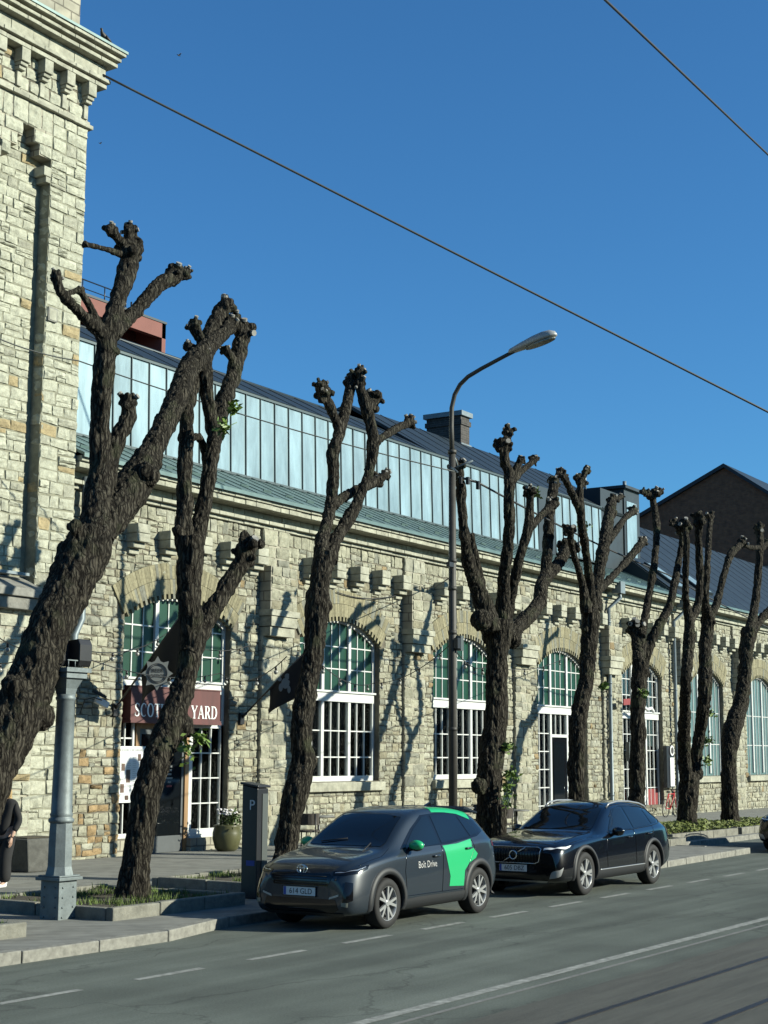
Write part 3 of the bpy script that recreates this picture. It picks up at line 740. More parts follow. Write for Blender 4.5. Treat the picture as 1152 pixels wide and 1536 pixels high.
b = MB(); b.bm.faces.layers.float_color.new('tone'); facing(b, 19.2, PX-.02, 0, 5.35, TY-.12, none, rt_, .22, .34, .3, .7, .2); b.mi = 1; b.box(TX0, PX-.02, TY-.12, TY+.3, 0, 5.4); b.build('ground_storey', ['limestone', 'limestone_courses'], tower)
b = MB(); b.prism([(TY-.42, 5.45), (TY+.34, 5.45), (TY+.34, 5.95), (TY-.42, 5.62)], lambda u, v, d: (d, u, v), TX0, PX-.05)
b.box(TX0, PX-.1, TY-.34, TY, 5.2, 5.449); b.build('ledge', 'grey_stone', tower, bevel=.02)
b = MB(); b.box(TX0, PX-.2, TY-.06, TY+.1, 5.93, 5.99); b.build('flashing', 'galvanised', tower)
def ring(b, p, z0, z1, rr_=None):
    b.box(TX0-p, TX1+p, TY-p, 32+p, z0, z1)
b = MB(); r9 = random.Random(31)
def ringcourse(b, p, z0, z1):
    x = 17.0
    b.box(TX0-p, 17, TY-p, 32+p, z0, z1)
    b.box(17, TX1+p, TY, 32+p, z0, z1-.001)
    while x < TX1+p-.01:
        wd = r9.uniform(.4, .9); x2 = min(x+wd, TX1+p)
        if TX1+p-x2 < .25: x2 = TX1+p
        b.box(x+.004, x2-.002, TY-p+r9.uniform(-.008, .008), TY-.001, z0+.003, z1-.003); x = x2
ringcourse(b, .10, 16.02, 16.12); ringcourse(b, .04, 16.12, 16.2)
for p_, za_, zb_ in ((.28, 17.0, 17.10), (.20, 17.10, 17.13), (.34, 17.13, 17.22), (.26, 17.22, 17.46), (.24, 17.46, 17.53), (.44, 17.53, 17.62), (.34, 17.62, 17.67), (.50, 17.67, 17.75), (.42, 17.75, 17.80), (.57, 17.80, 17.88)): ringcourse(b, p_, za_, zb_)
b.build('cornice', 'dressed_stone', tower, bevel=.012)
b = MB(); b.box(TX0-.6, TX1+.60, TY-.60, 32.6, 17.88, 17.94); b.build('cornice_flashing', 'skirt_metal', tower)
b = MB(); b.bm.faces.layers.float_color.new('tone'); facing(b, 19, TX1-.02, 16.2, 17.0, TY-.02, none, rt_, .24, .3, .3, .6, .1); b.mi = 1; b.box(TX0, TX1-.02, TY-.02, 32, 16.2, 17); b.build('frieze_wall', ['limestone', 'mortar'], tower)
x = TX1-.02
while x > 17:
    b = MB(); b.box(x-.25, x, TY-.27, TY, 16.70, 17.0); b.box(x-.23, x-.02, TY-.22, TY, 16.62, 16.695); b.box(x-.22, x-.03, TY-.17, TY, 16.54, 16.615); b.box(x-.19, x-.06, TY-.09, TY, 16.2, 16.535); b.build('bracket', 'dressed_stone', tower, bevel=.012); x -= .67
b = MB(); b.bm.faces.layers.float_color.new('tone'); facing(b, 19, 22.85, 17.79, 21, TY+.5, none, rt_, .24, .34, .3, .7, .2); b.mi = 1; b.box(TX0, 22.85, TY+.5, 31, 17.8, 21); b.build('upper_storey', ['limestone', 'limestone_courses'], tower)
b = MB(); zc = onY(79, 472, TY-.05); b.box(zc.x-.13, zc.x+.13, TY-.06, TY, zc.z-.15, zc.z+.15); b.mi = 1; b.box(zc.x-.10, zc.x+.10, TY-.066, TY-.05, zc.z-.12, zc.z+.12); b.build('stone_plaque', ['grey_stone', 'dressed_stone'], tower)

# ================================================================== BUILDINGS BEHIND
Yp = 62
pa, pb, pc_ = onY(100, 433, Yp), onY(249, 487, Yp), onY(249, 530, Yp)
pink = thing('apartment_block', 'salmon pink modern block with roof railing, rising behind the hall roof beside the tower', 'building', (pb.x-10, Yp, 0))
z1 = (pa.z+pb.z)/2
b = MB(); b.box(pb.x-26, pb.x, Yp, Yp+.4, z1-.95, z1); b.box(pb.x-.35, pb.x, Yp, Yp+12, z1-9, z1); b.box(pb.x-26, pb.x, Yp+2.2, Yp+12, 0, z1-.02); b.box(pb.x-26, pb.x, Yp, Yp+2.2, z1-4.6, z1-4.2)
for k in range(1, 4): b.box(pb.x-4.6*k-.3, pb.x-4.6*k, Yp+.02, Yp+2.2, 0, z1-.9)
b.build('wall', 'salmon', pink)
b = MB(); b.box(pb.x-26, pb.x+.05, Yp-.05, Yp+12, z1, z1+.14); b.build('roof', 'roof_metal', pink)
b = MB(); b.box(pb.x-25, pb.x-.4, Yp+2.1, Yp+2.19, z1-4.1, z1-1.0); b.build('balcony_glazing', 'car_glass', pink)
b = MB()
for k in range(12):
    x = pb.x-3.2-1.9*k; b.tube([(x, Yp+.5, z1+.1), (x, Yp+.5, z1+1.15)], .04, 6)
b.tube([(pb.x-26, Yp+.5, z1+1.15), (pb.x-3.2, Yp+.5, z1+1.15)], .04, 6); b.tube([(pb.x-26, Yp+.5, z1+.62), (pb.x-3.2, Yp+.5, z1+.62)], .03, 6); b.tube([(pb.x-2.6, Yp+.6, z1), (pb.x-2.6, Yp+.6, z1+.9)], .06, 6); b.build('roof_railing', 'black_metal', pink)

Xg = 98.0
ga, gl, gr = onX(1087, 702, Xg), onX(955, 778, Xg), onX(1230, 790, Xg)
gable = thing('brick_gable_house', 'dark brown brick building with a big plain gable at the right end of the street', 'building', (Xg+8, ga.y, 0))
b = MB(); ey = gl.y; zz = gl.z
b.prism([(ey, 0), (gr.y, 0), (gr.y, gr.z), (ga.y, ga.z), (ey, zz)], lambda u, v, d: (d, u, v), Xg, Xg+18); b.build('wall', 'red_brick', gable)
b = MB()
for (ya, za), (yb, zb) in (((ey+.4, zz-.3), (ga.y, ga.z)), ((ga.y, ga.z), (gr.y-.4, gr.z-.3))):
    b.prism([(ya, za+.02), (yb, zb+.02), (yb, zb+.28), (ya, za+.28)], lambda u, v, d: (d, u, v), Xg-.25, Xg+18.2)
b.build('roof', 'roof_metal', gable)
b = MB(); c = onX(1130, 850, Xg-.1); b.box(Xg-.12, Xg, gr.y, ey, 0, c.z); b.build('plaster_base', 'grey_stone', gable)
Xs = 135.
s0, s1 = onX(955, 800, Xs), onX(1040, 733, Xs)
sal = thing('salmon_gable_house', 'small salmon coloured roof slope showing behind the dark brick gable', 'building', (Xs, s1.y, 0))
b = MB(); b.prism([(s0.y+1, 0), (s1.y-6, 0), (s1.y-6, s1.z-3.5), (s1.y-1, s1.z), (s1.y, s1.z), (s0.y+1, s0.z-1)], lambda u, v, d: (d, u, v), Xs, Xs+10); b.build('wall', 'salmon', sal)
b = MB(); b.prism([(s0.y+1.5, s0.z-1.2), (s1.y, s1.z+.02), (s1.y, s1.z+.5), (s0.y+1.5, s0.z-.7)], lambda u, v, d: (d, u, v), Xs-.4, Xs+10.4); b.build('roof', 'roof_metal', sal)

# unseen terrace across the street, added to block low sky and feed reflections
opp = thing('added_terrace', 'long plain plastered terrace on the far side of the street, behind the viewer', 'building', (40, -16.5, 0))
mat('plaster', (.17, .175, .17), .9, vary=.15, scale=.5)
b = MB(); b.box(-40, 150, -32, -16.5, 0, 8.3); b.build('wall', 'plaster', opp)
b = MB(); b.box(-40.3, 150.3, -32.3, -16.2, 8.3, 8.6); b.build('roof', 'roof_metal', opp)
for k in range(36):
    for z in (1.2, 5.4):
        b = MB(); b.box(-38+5.2*k, -36.2+5.2*k, -16.55, -16.48, z, z+2.3); b.build('window', 'car_glass', opp)

# ================================================================== TREES
from mathutils.kdtree import KDTree
def lerp_(a, b, t): return a+(b-a)*t
def fbm(p, o=3):
    v = 0; a = 1
    for _ in range(o): v += a*mnoise.noise(p); p = p*2.1; a *= .5
    return v
def woody(name, chains, balls, parent, vox, seed, rough=1.0):
    """chains of (point, radius) fused with the swellings in balls, skinned by voxels and roughened into bark"""
    b = MB()
    for ch in chains: 
        pts = [p for p, r in ch]; rr = [r for p, r in ch]
        # smooth resample
        P2, R2 = [], []
        for i in range(len(pts)-1):
            p0 = pts[max(i-1, 0)]; p1 = pts[i]; p2 = pts[i+1]; p3 = pts[min(i+2, len(pts)-1)]
            for s in range(4):
                t = s/4; t2, t3 = t*t, t*t*t
                P2.append(.5*((2*p1)+(p2-p0)*t+(2*p0-5*p1+4*p2-p3)*t2+(3*p1-p0-3*p2+p3)*t3)); R2.append(rr[i]*(1-t)+rr[i+1]*t)
        P2.append(pts[-1]); R2.append(rr[-1]*.92)
        b.tube(P2, R2, 10)
    for c, r in balls: b.ball(c, r, 2)
    o = b.build(name, 'bark', None)
    md = o.modifiers.new('fuse', 'REMESH'); md.mode = 'VOXEL'; md.voxel_size = vox
    me = evaluated(o); old = o.data; o.modifiers.clear(); o.data = me; bpy.data.meshes.remove(old)
    off = Vector((seed*3.1, seed*1.7, 0)); nrm = [v.normal.copy() for v in me.vertices]
    kd = KDTree(sum(len(c) for c in chains)*4); ki = 0; kr = []
    for c in chains:
        for (pa_, ra_), (pb_, rb_) in zip(c, c[1:]):
            for t_ in (0, .33, .66): kd.insert(pa_.lerp(pb_, t_), ki); kr.append(lerp_(ra_, rb_, t_)); ki += 1
        kd.insert(c[-1][0], ki); kr.append(c[-1][1]); ki += 1
    kd.balance()
    for v, n in zip(me.vertices, nrm):
        p = v.co+off; loc_ = min(1, kr[kd.find(v.co)[1]]/.13)
        a = mnoise.noise(p*2.2)*.026+mnoise.noise(p*5.)*.015
        q = Vector((p.x*11, p.y*11, p.z*2.6)); a += (abs(mnoise.noise(q))-.25)*.058+mnoise.noise(Vector((p.x*24, p.y*24, p.z*9)))*.02-.012
        v.co = v.co+n*(a*rough*loc_+.004)
    for f in me.polygons: f.use_smooth = True
    me.materials.clear(); me.materials.append(M['bark'])
    if parent: o.data.transform(Matrix.Translation(-wloc(parent))); o.parent = parent
    return o
leafN = 0
def leaf_cluster(parent, spots, name='leaf_sprout', mt='leaf', n=45, size=.07, seed=1):
    rr = random.Random(seed); b = MB()
    for c, rad in spots:
        for _ in range(n):
            d = Vector((rr.gauss(0, 1), rr.gauss(0, 1), rr.gauss(0, 1)))*rad*.5; p = Vector(c)+d
            a = Vector((rr.uniform(-1, 1), rr.uniform(-1, 1), rr.uniform(-.6, .6))).normalized(); q = a.orthogonal().normalized(); q = (q*math.cos(rr.uniform(0, 6))+a.cross(q)*math.sin(rr.uniform(0, 6))).normalized(); s = size*rr.uniform(.6, 1.3)
            b.face([p-a*s, p-q*s*.5-a*.2*s, p+a*s, p+q*s*.55-a*.2*s])
        for _ in range(5):
            d = Vector((rr.gauss(0, 1), rr.gauss(0, 1), abs(rr.gauss(0, 1))))*rad*.6; b.tube([Vector(c)-Vector((0, 0, rad*.3)), Vector(c)+d], .006, 4)
    return b.build(name, mt, parent, normals=False)
TREEROW = []
def tree(Y, base, label, trunk, limbs, knobs, leaves=(), seed=1, vox=.032, tbumps=()):
    """trunk, limbs: lists of photo pixels with half widths, set in the tree's own plane Y; limbs lean in and out of it"""
    rr = random.Random(seed)
    B = onY(base[0], base[1], Y); gz = .16
    root = thing('pollarded_tree', label, 'tree', (B.x, Y, gz), 'pollarded trees along the pavement'); TREEROW.append(root)
    k = pxm(B)
    def ch(pts, lean, ph=0):
        out = []; L = 0; prev = None
        for x, y, r in pts:
            if prev: L += math.hypot(x-prev[0], y-prev[1])/k
            prev = (x, y)
            yy = Y + lean*min(L, 3.2) + .12*math.sin(L*1.7+ph)*(1 if lean else 0)
            p = onY(x, y, yy); out.append((p, (.84 if lean else .92)*r/pxm(p)))
        return out
    t = ch(trunk, 0); p0, r0 = t[0]
    t = [(Vector((p0.x, Y, -.05)), r0*1.25), (Vector((p0.x, Y, gz+.1)), r0*1.12)] + [q for q in t if q[0].z > gz+.35]
    bl = [(onY(x, y, Y-.05), r/k) for x, y, r in tbumps]
    for c, r in list(t):
        if rr.random() < .4: a = rr.uniform(0, 6.3); bl.append((c+Vector((math.cos(a)*r*.75, math.sin(a)*r*.75, rr.uniform(-.1, .1))), r*rr.uniform(.35, .55)))
    woody('trunk', [t], bl, root, vox, seed)
    for li, (pts, kn, *sub) in enumerate(limbs):
        lean = rr.choice((-1, 1))*rr.uniform(.06, .24)
        chains = [ch(pts, lean, li)]; balls = []; cuts = []
        ends = [(chains[0][-1], kn)]
        for sp, sk in (sub[0] if sub else []):
            # a side shoot starts at the limb's own depth
            sy = min(chains[0], key=lambda q: (q[0]-onY(sp[0][0], sp[0][1], q[0].y)).length)[0].y; L = 0; out = []
            for j, (x, y, r) in enumerate(sp):
                p = onY(x, y, sy+lean*.3*j); out.append((p, r/pxm(p)))
            chains.append(out); ends.append((out[-1], sk))
        for c in chains:
            for p, r in c[1:]:
                if rr.random() < .6: d = Vector((rr.gauss(0, 1), rr.gauss(0, 1), rr.gauss(0, .6))).normalized(); balls.append((p+d*r*.8, r*rr.uniform(.35, .6)))
        for (p, r), kn_ in ends:
            if kn_ <= 0: continue
            R_ = kn_*1.32/k; balls.append((p, R_*.62))
            for _ in range(14):
                d = Vector((rr.gauss(0, 1), rr.gauss(0, 1), rr.gauss(.1, 1))).normalized(); balls.append((p+d*R_*rr.uniform(.5, .95), R_*rr.uniform(.2, .40)))
            for _ in range(5):
                d = Vector((rr.gauss(0, 1), rr.gauss(0, 1), rr.gauss(.8, .8))).normalized(); s = R_*rr.uniform(.85, 1.25); chains.append([(p, R_*.3), (p+d*s*.6, R_*.25), (p+d*s, R_*.23)])
                if rr.random() < .6: cuts.append((p+d*s*.86, p+d*(s+.012), R_*.25))
        lo = woody('limb', chains, balls, root, max(.022, vox*.75), seed+li*3+1, .8)
        for c0_, c1_, cr in cuts: q = MB(); q.tube([c0_, c1_], cr, 9, smooth=False); q.build('cut_end', 'cut_wood', lo)
    if leaves:
        for x, y, r in leaves: leaf_cluster(root, [(onY(x, y, Y-.32-r/k*.3), r/k)], seed=seed+int(x))
    return root
tree(15.4, (-72, 1385), 'thick leaning tree at the left edge, its longest limb reaching right over the pub',
  [(-72, 1385, 52), (-52, 1275, 45), (-18, 1165, 43), (25, 1075, 45), (55, 1000, 40), (85, 920, 37), (128, 830, 42), (140, 800, 36)],
  [([(142, 812, 36), (144, 770, 27), (150, 700, 22), (150, 640, 19), (153, 580, 20), (159, 520, 19), (165, 490, 17), (180, 440, 17), (194, 395, 18), (196, 380, 18)], 21,
    [([(196, 385, 9), (183, 365, 8), (166, 346, 7)], 11), ([(193, 375, 9), (194, 347, 8)], 12), ([(190, 385, 6), (160, 374, 4.5), (130, 367, 4)], 6), ([(155, 505, 13), (127, 476, 9), (97, 446, 8), (87, 428, 8), (84, 414, 7)], 9),
     ([(98, 440, 4), (118, 436, 4)], 6), ([(150, 492, 8), (136, 462, 6), (121, 437, 5)], 7), ([(168, 500, 15), (205, 465, 11), (236, 430, 12), (262, 415, 13)], 18), ([(262, 415, 9), (277, 411, 8)], 11)]),
   ([(143, 765, 24), (155, 730, 20), (167, 690, 17), (181, 650, 15), (193, 625, 15), (192, 605, 12)], 15, []),
   ([(138, 806, 38), (170, 765, 36), (200, 728, 36), (215, 700, 29), (228, 675, 23), (246, 638, 21), (265, 600, 20), (280, 560, 20), (296, 538, 22), (320, 513, 16), (345, 490, 14)], 15, [])],
  None, seed=1, tbumps=[(60, 1075, 26), (20, 1030, 22), (112, 790, 14), (220, 712, 26)])
tree(15.64, (198, 1350), 'tree before the pub door with a green shoot, its trunk hiding part of the sign',
  [(198, 1350, 27), (204, 1290, 25), (217, 1208, 24), (232, 1150, 26), (252, 1100, 25), (272, 1040, 21), (285, 990, 19), (287, 957, 21), (283, 886, 20), (284, 850, 22), (286, 805, 26)],
  [([(283, 985, 22), (310, 930, 18), (340, 880, 17), (362, 845, 17), (372, 824, 16)], 20, []),
   ([(281, 825, 19), (275, 790, 17), (277, 750, 15), (276, 700, 14), (280, 655, 14), (280, 615, 13), (290, 570, 14), (304, 530, 16), (320, 492, 15), (335, 462, 14)], 17, [([(308, 520, 9), (296, 500, 9), (291, 488, 8)], 11), ([(300, 545, 8), (288, 528, 7), (284, 520, 6)], 8), ([(283, 660, 6), (296, 655, 6), (305, 668, 6), (308, 700, 5)], 0)]),
   ([(292, 815, 20), (302, 775, 16), (310, 740, 15), (316, 690, 15), (326, 645, 14), (337, 600, 15), (351, 560, 15), (359, 522, 15), (366, 500, 14)], 17, [([(320, 650, 10), (313, 605, 11), (308, 560, 11), (312, 530, 9)], 8), ([(350, 540, 7), (338, 525, 6)], 8), ([(365, 505, 9), (352, 482, 9)], 13)])],
  None, leaves=[(285, 1125, 20), (300, 1108, 12), (350, 612, 10), (334, 640, 12)], seed=2, tbumps=[(236, 1150, 22), (270, 1090, 24)])
tree(16.2, (428, 1320), 'wavy trunked tree behind the parking machine, forking into two upright limbs',
  [(425, 1320, 24), (428, 1278, 18), (436, 1230, 19), (444, 1189, 22), (454, 1145, 21), (451, 1090, 19), (459, 1042, 19), (466, 1010, 17), (471, 968, 17), (476, 909, 22), (480, 880, 18), (485, 850, 18), (489, 830, 20)],
  [([(484, 842, 17), (483, 812, 13), (494, 770, 11), (500, 714, 11), (499, 678, 11), (509, 650, 11), (517, 617, 10), (525, 586, 10), (528, 574, 9)], 10, [([(508, 640, 8), (496, 613, 8), (485, 590, 8)], 13), ([(485, 590, 6), (480, 578, 6)], 9), ([(500, 760, 8), (512, 748, 7), (540, 733, 8), (567, 720, 9)], 11), ([(567, 720, 6), (579, 712, 6)], 7), ([(527, 580, 7), (530, 562, 6)], 8)]),
   ([(492, 842, 18), (500, 815, 13), (519, 784, 12), (539, 748, 10), (555, 702, 10), (560, 664, 11), (555, 631, 11), (545, 600, 11), (540, 575, 9)], 9, [([(549, 615, 9), (560, 600, 9)], 14), ([(541, 580, 7), (541, 559, 6)], 9), ([(562, 664, 7), (575, 655, 6), (596, 642, 6), (613, 635, 7)], 10)])],
  None, seed=3, tbumps=[(463, 1140, 16), (420, 1290, 12)])
tree(16.3, (735, 1300), 'broad tree right of the lamp post with five limbs spread like a hand',
  [(731, 1300, 20), (733, 1220, 20), (735, 1148, 22), (743, 1093, 20), (744, 1040, 19), (746, 984, 18), (747, 957, 23), (748, 930, 27)],
  [([(738, 950, 20), (727, 912, 18), (712, 872, 14), (702, 840, 12), (695, 787, 9), (691, 725, 9), (687, 700, 9)], 11, [([(728, 905, 8), (716, 850, 7), (706, 800, 6)], 0)]),
   ([(752, 945, 19), (755, 890, 13), (758, 850, 11), (765, 790, 11), (763, 750, 11), (763, 712, 10), (757, 690, 10), (757, 668, 10)], 12, [([(757, 672, 7), (763, 648, 6)], 9), ([(766, 720, 7), (776, 700, 6), (781, 690, 5)], 6), ([(768, 722, 6), (785, 704, 5), (801, 691, 5)], 7)]),
   ([(760, 930, 12), (768, 885, 10), (779, 838, 9), (791, 798, 9), (795, 760, 8), (795, 738, 7)], 9, [([(797, 790, 6), (815, 770, 6), (832, 754, 6)], 9)]),
   ([(760, 958, 17), (776, 940, 15), (795, 922, 14), (809, 903, 13), (812, 880, 13), (822, 862, 12), (838, 845, 11), (852, 820, 10)], 14, [([(818, 862, 9), (822, 805, 8), (825, 760, 8), (832, 722, 8)], 9), ([(832, 722, 5), (840, 708, 5)], 7)])],
  None, leaves=[(765, 1165, 14), (762, 1120, 10), (800, 740, 9)], seed=4, tbumps=[(722, 930, 18), (768, 960, 16), (718, 1180, 14)])
b_stump = None
tree(16.3, (864, 1290), 'slim tree above the black estate car, its limbs ending in small dark fists',
  [(863, 1290, 15), (864, 1200, 14), (866, 1093, 15), (873, 1050, 14), (880, 1011, 13), (885, 950, 15), (886, 915, 16)],
  [([(880, 920, 12), (872, 870, 7), (859, 825, 6), (855, 795, 6)], 9, []), ([(886, 915, 13), (882, 850, 8), (873, 790, 8), (870, 745, 7), (872, 720, 7)], 9, [([(872, 722, 5), (879, 706, 4)], 6), ([(871, 770, 6), (857, 738, 6), (846, 715, 5)], 7)]),
   ([(890, 915, 13), (899, 855, 11), (909, 800, 11), (915, 768, 11), (918, 752, 8)], 9, [([(918, 752, 4), (932, 745, 4)], 5), ([(913, 812, 6), (934, 782, 5), (950, 766, 5)], 7), ([(893, 890, 8), (925, 858, 5), (950, 830, 6), (964, 813, 6)], 8)])],
  None, leaves=[(875, 790, 8), (905, 1030, 7)], seed=5)
tree(16.4, (955, 1285), 'two limbed tree before the fifth arched window, one limb straight and one bent right',
  [(953, 1285, 15), (955, 1200, 14), (957, 1130, 13), (957, 1064, 13), (960, 1007, 14), (961, 990, 15)],
  [([(959, 1000, 12), (955, 960, 10), (953, 940, 9)], 11, []), ([(962, 955, 8), (966, 935, 8), (971, 905, 7), (980, 854, 7), (985, 800, 6.5), (981, 760, 7), (978, 742, 7)], 10, [([(960, 990, 10), (962, 955, 8)], 0), ([(978, 745, 5), (990, 738, 4)], 6), ([(978, 745, 5), (966, 738, 4)], 6)]),
   ([(965, 992, 11), (974, 967, 10), (985, 945, 9), (1003, 912, 8), (1011, 878, 7), (1020, 832, 6), (1025, 795, 6)], 10, [([(1025, 800, 5), (1012, 785, 5)], 7)])],
  None, leaves=[(966, 1040, 7)], seed=6, vox=.038)
tree(16.6, (1032, 1243), 'twin stemmed tree with ivy rising from the yellow green bed',
  [(1030, 1243, 17), (1031, 1215, 16), (1033, 1180, 17), (1034, 1160, 17)],
  [([(1030, 1170, 13), (1026, 1130, 12), (1027, 1070, 11), (1029, 1020, 10), (1034, 960, 11), (1033, 925, 9), (1028, 886, 6), (1030, 821, 6), (1027, 790, 6)], 9, [([(1036, 930, 7), (1047, 905, 6), (1050, 862, 6), (1048, 813, 6), (1048, 780, 6)], 10)]),
   ([(1038, 1170, 13), (1049, 1104, 11), (1055, 1060, 12), (1058, 1023, 13), (1058, 970, 12), (1062, 930, 12), (1058, 902, 8), (1061, 850, 6), (1064, 800, 6), (1066, 775, 5)], 7, [([(1064, 925, 8), (1075, 905, 6), (1086, 862, 5), (1096, 832, 6), (1112, 815, 5)], 8), ([(1112, 816, 4), (1128, 822, 4), (1138, 820, 3)], 0)])],
  None, leaves=[(1062, 1110, 10), (1064, 1070, 9), (1028, 1050, 7), (1060, 1140, 8)], seed=7, vox=.038, tbumps=[(1044, 1160, 12)])
tree(16.6, (1096, 1243), 'bowed trunk tree nearest the right edge with one bare upright limb',
  [(1096, 1243, 15), (1094, 1200, 14), (1093, 1144, 13), (1098, 1096, 16), (1108, 1065, 14), (1115, 1035, 12), (1118, 1000, 11), (1121, 965, 13), (1124, 945, 14)],
  [([(1123, 955, 11), (1132, 910, 8), (1138, 850, 7), (1140, 815, 7), (1138, 795, 6)], 9, [([(1139, 830, 4), (1150, 815, 4)], 6)]), ([(1126, 950, 9), (1145, 925, 8), (1168, 900, 7), (1180, 860, 6)], 9, [])],
  None, seed=8, vox=.038)

# ================================================================== CARS
def lerp(a, b, t): return a+(b-a)*t
def interp(tab, x):
    if x <= tab[0][0]: return tab[0][1]
    for (xa, ya), (xb, yb) in zip(tab, tab[1:]):
        if x <= xb: return lerp(ya, yb, (x-xa)/(xb-xa))
    return tab[-1][1]
class Car:
    """body frame: x from the nose (0) back, y<0 the street side, z up; the car stands at root with nose towards -X"""
    def __init__(s, root, S, paint):
        s.root = root; s.S = S; bm = bmesh.new(); rows = []
        for x in S['st']:
            zs, zt = interp(S['bot'], x), interp(S['top'], x); zh = min(interp(S['belt'], x), zt-.012); wl, wh, wr = interp(S['wl'], x), interp(S['wh'], x), interp(S['wr'], x)
            g = min(1, max(0, (zt-zh)/.30))
            half = [(0, zs), (wl*.80, zs), (wl*.965, zs+.035), (wl, zs+.16), (wl*1.0, lerp(zs, zh, .50)), (lerp(wl, wh, .55), lerp(zs, zh, .78)), (wh, zh-.03), (wh-.035, zh+.012),
                    (lerp(wh-.04, wr+.03, .5+.0*g), lerp(zh, zt-.055, .52)+.01*g), (wr+.035, zt-.06*g-.012), (wr-.03, zt-.022*g-.004), (wr*.55, zt-.004), (0, zt)]
            ring = [bm.verts.new((x, -y, z)) for y, z in half] + [bm.verts.new((x, y, z)) for y, z in half[-2:0:-1]]
            rows.append(ring)
        n = len(rows[0]); h = (n)//2
        for a, b_ in zip(rows, rows[1:]):
            for k in range(n): bm.faces.new((a[k], a[(k+1) % n], b_[(k+1) % n], b_[k]))
        for r_, rev in ((rows[0], 0), (rows[-1], 1)):
            for k in range(1, h-1+1):
                i0, i1, j0, j1 = k, k+1, (n-k) % n, (n-k-1) % n
                q = [r_[i0], r_[i1], r_[j1], r_[j0]] if i1 != j1 else [r_[i0], r_[i1], r_[j0]]
                try: bm.faces.new(q)
                except ValueError: pass
            try: bm.faces.new([r_[0], r_[1], r_[n-1]])
            except ValueError: pass
        bmesh.ops.recalc_face_normals(bm, faces=bm.faces)
        me = bpy.data.meshes.new('body'); bm.to_mesh(me); bm.free()
        o = link(bpy.data.objects.new('body', me)); md = o.modifiers.new('s', 'SUBSURF'); md.levels = 3
        me2 = evaluated(o); o.modifiers.clear(); o.data = me2
        b3 = bmesh.new(); b3.from_mesh(me2); s.bvh = BVHTree.FromBMesh(b3); b3.free()
        cut = MB()
        for wx in S['wheels']:
            for sy in (-1, 1): cut.lathe((wx, sy*(S['hw']+.1), S['wr_']), [(S['arch'], -.1), (S['arch'], .1), (S['arch'], .1-sy*0), (S['arch'], .11)] if False else [(S['arch'], -.42 if sy > 0 else -.15), (S['arch'], .15 if sy > 0 else .42)], 40, 'y', smooth=False)
        co = cut.build('cutter', 'rubber'); md = o.modifiers.new('b', 'BOOLEAN'); md.operation = 'DIFFERENCE'; md.object = co; md.solver = 'EXACT'
        me3 = evaluated(o); o.modifiers.clear(); o.data = me3; bpy.data.objects.remove(co)
        me3.materials.clear(); me3.materials.append(M[paint]); me3.materials.append(M['rubber'])
        for f in me3.polygons:
            f.use_smooth = True
            c = f.center
            if any(math.hypot(c.x-wx, c.z-S['wr_']) < S['arch']+.004 for wx in S['wheels']) and abs(c.y) < S['hw']+.1: f.material_index = 1
        bm = bmesh.new(); bm.from_mesh(me3)
        for e in bm.edges:
            if len(e.link_faces) == 2 and e.link_faces[0].material_index != e.link_faces[1].material_index: e.smooth = False
        bm.to_mesh(me3); bm.free()
        s.body = o; s.adopt(o)
    def adopt(s, o, parent=None): o.parent = parent or s.root
    def snap(s, p, off=.004):
        c, n, i, d = s.bvh.find_nearest(Vector(p)); return c+n*off
    def cast(s, p, d, off=.004):
        c, n, i, dd = s.bvh.ray_cast(Vector(p), Vector(d))
        if c is None: return s.snap(p, off)
        if n.dot(Vector(d)) > 0: n = -n
        return c+n*off
    def mk(s, name, bm, mt, parent=None):
        bmesh.ops.recalc_face_normals(bm, faces=bm.faces)
        me = bpy.data.meshes.new(name); bm.to_mesh(me); bm.free(); me.materials.append(M[mt])
        for f in me.polygons: f.use_smooth = True
        o = link(bpy.data.objects.new(name, me)); s.adopt(o, parent); return o
    def decal(s, poly, frm, off, flip=1, step=.05):
        """2D polygon laid on the body by casting along an axis: 'side' uses (x,z), 'front' (y,z), 'rear' (y,z), 'top' (x,y)"""
        P = []
        n = len(poly)
        for k in range(n):
            a, b_ = Vector(poly[k]), Vector(poly[(k+1) % n]); m_ = max(1, int((b_-a).length/step))
            for i in range(m_): P.append(a.lerp(b_, i/m_))
        E_ = [(i, (i+1) % len(P)) for i in range(len(P))]
        xs = [p.x for p in P]; ys = [p.y for p in P]; V = list(P); x = min(xs)+step*.5
        while x < max(xs):
            y = min(ys)+step*.5
            while y < max(ys):
                if min((Vector((x, y))-p).length for p in P) > step*.45: V.append(Vector((x, y)))
                y += step
            x += step
        vo, eo, fo, *_ = delaunay_2d_cdt(V, E_, [], 1, 1e-5)
        out = []
        for v in vo:
            if frm == 'side': out.append(s.cast((v.x, -3*flip, v.y), (0, flip, 0), off))
            elif frm == 'front': out.append(s.cast((-2, v.x, v.y), (1, 0, 0), off))
            elif frm == 'rear': out.append(s.cast((8, v.x, v.y), (-1, 0, 0), off))
            else: out.append(s.cast((v.x, v.y, 4), (0, 0, -1), off))
        return out, fo
    def panel(s, name, mt, poly, frm='side', off=.004, flip=1, parent=None, step=.05):
        vo, fo = s.decal(poly, frm, off, flip, step); bm = bmesh.new(); v = [bm.verts.new(p) for p in vo]
        for f in fo:
            try: bm.faces.new([v[i] for i in f])
            except ValueError: pass
        return s.mk(name, bm, mt, parent)
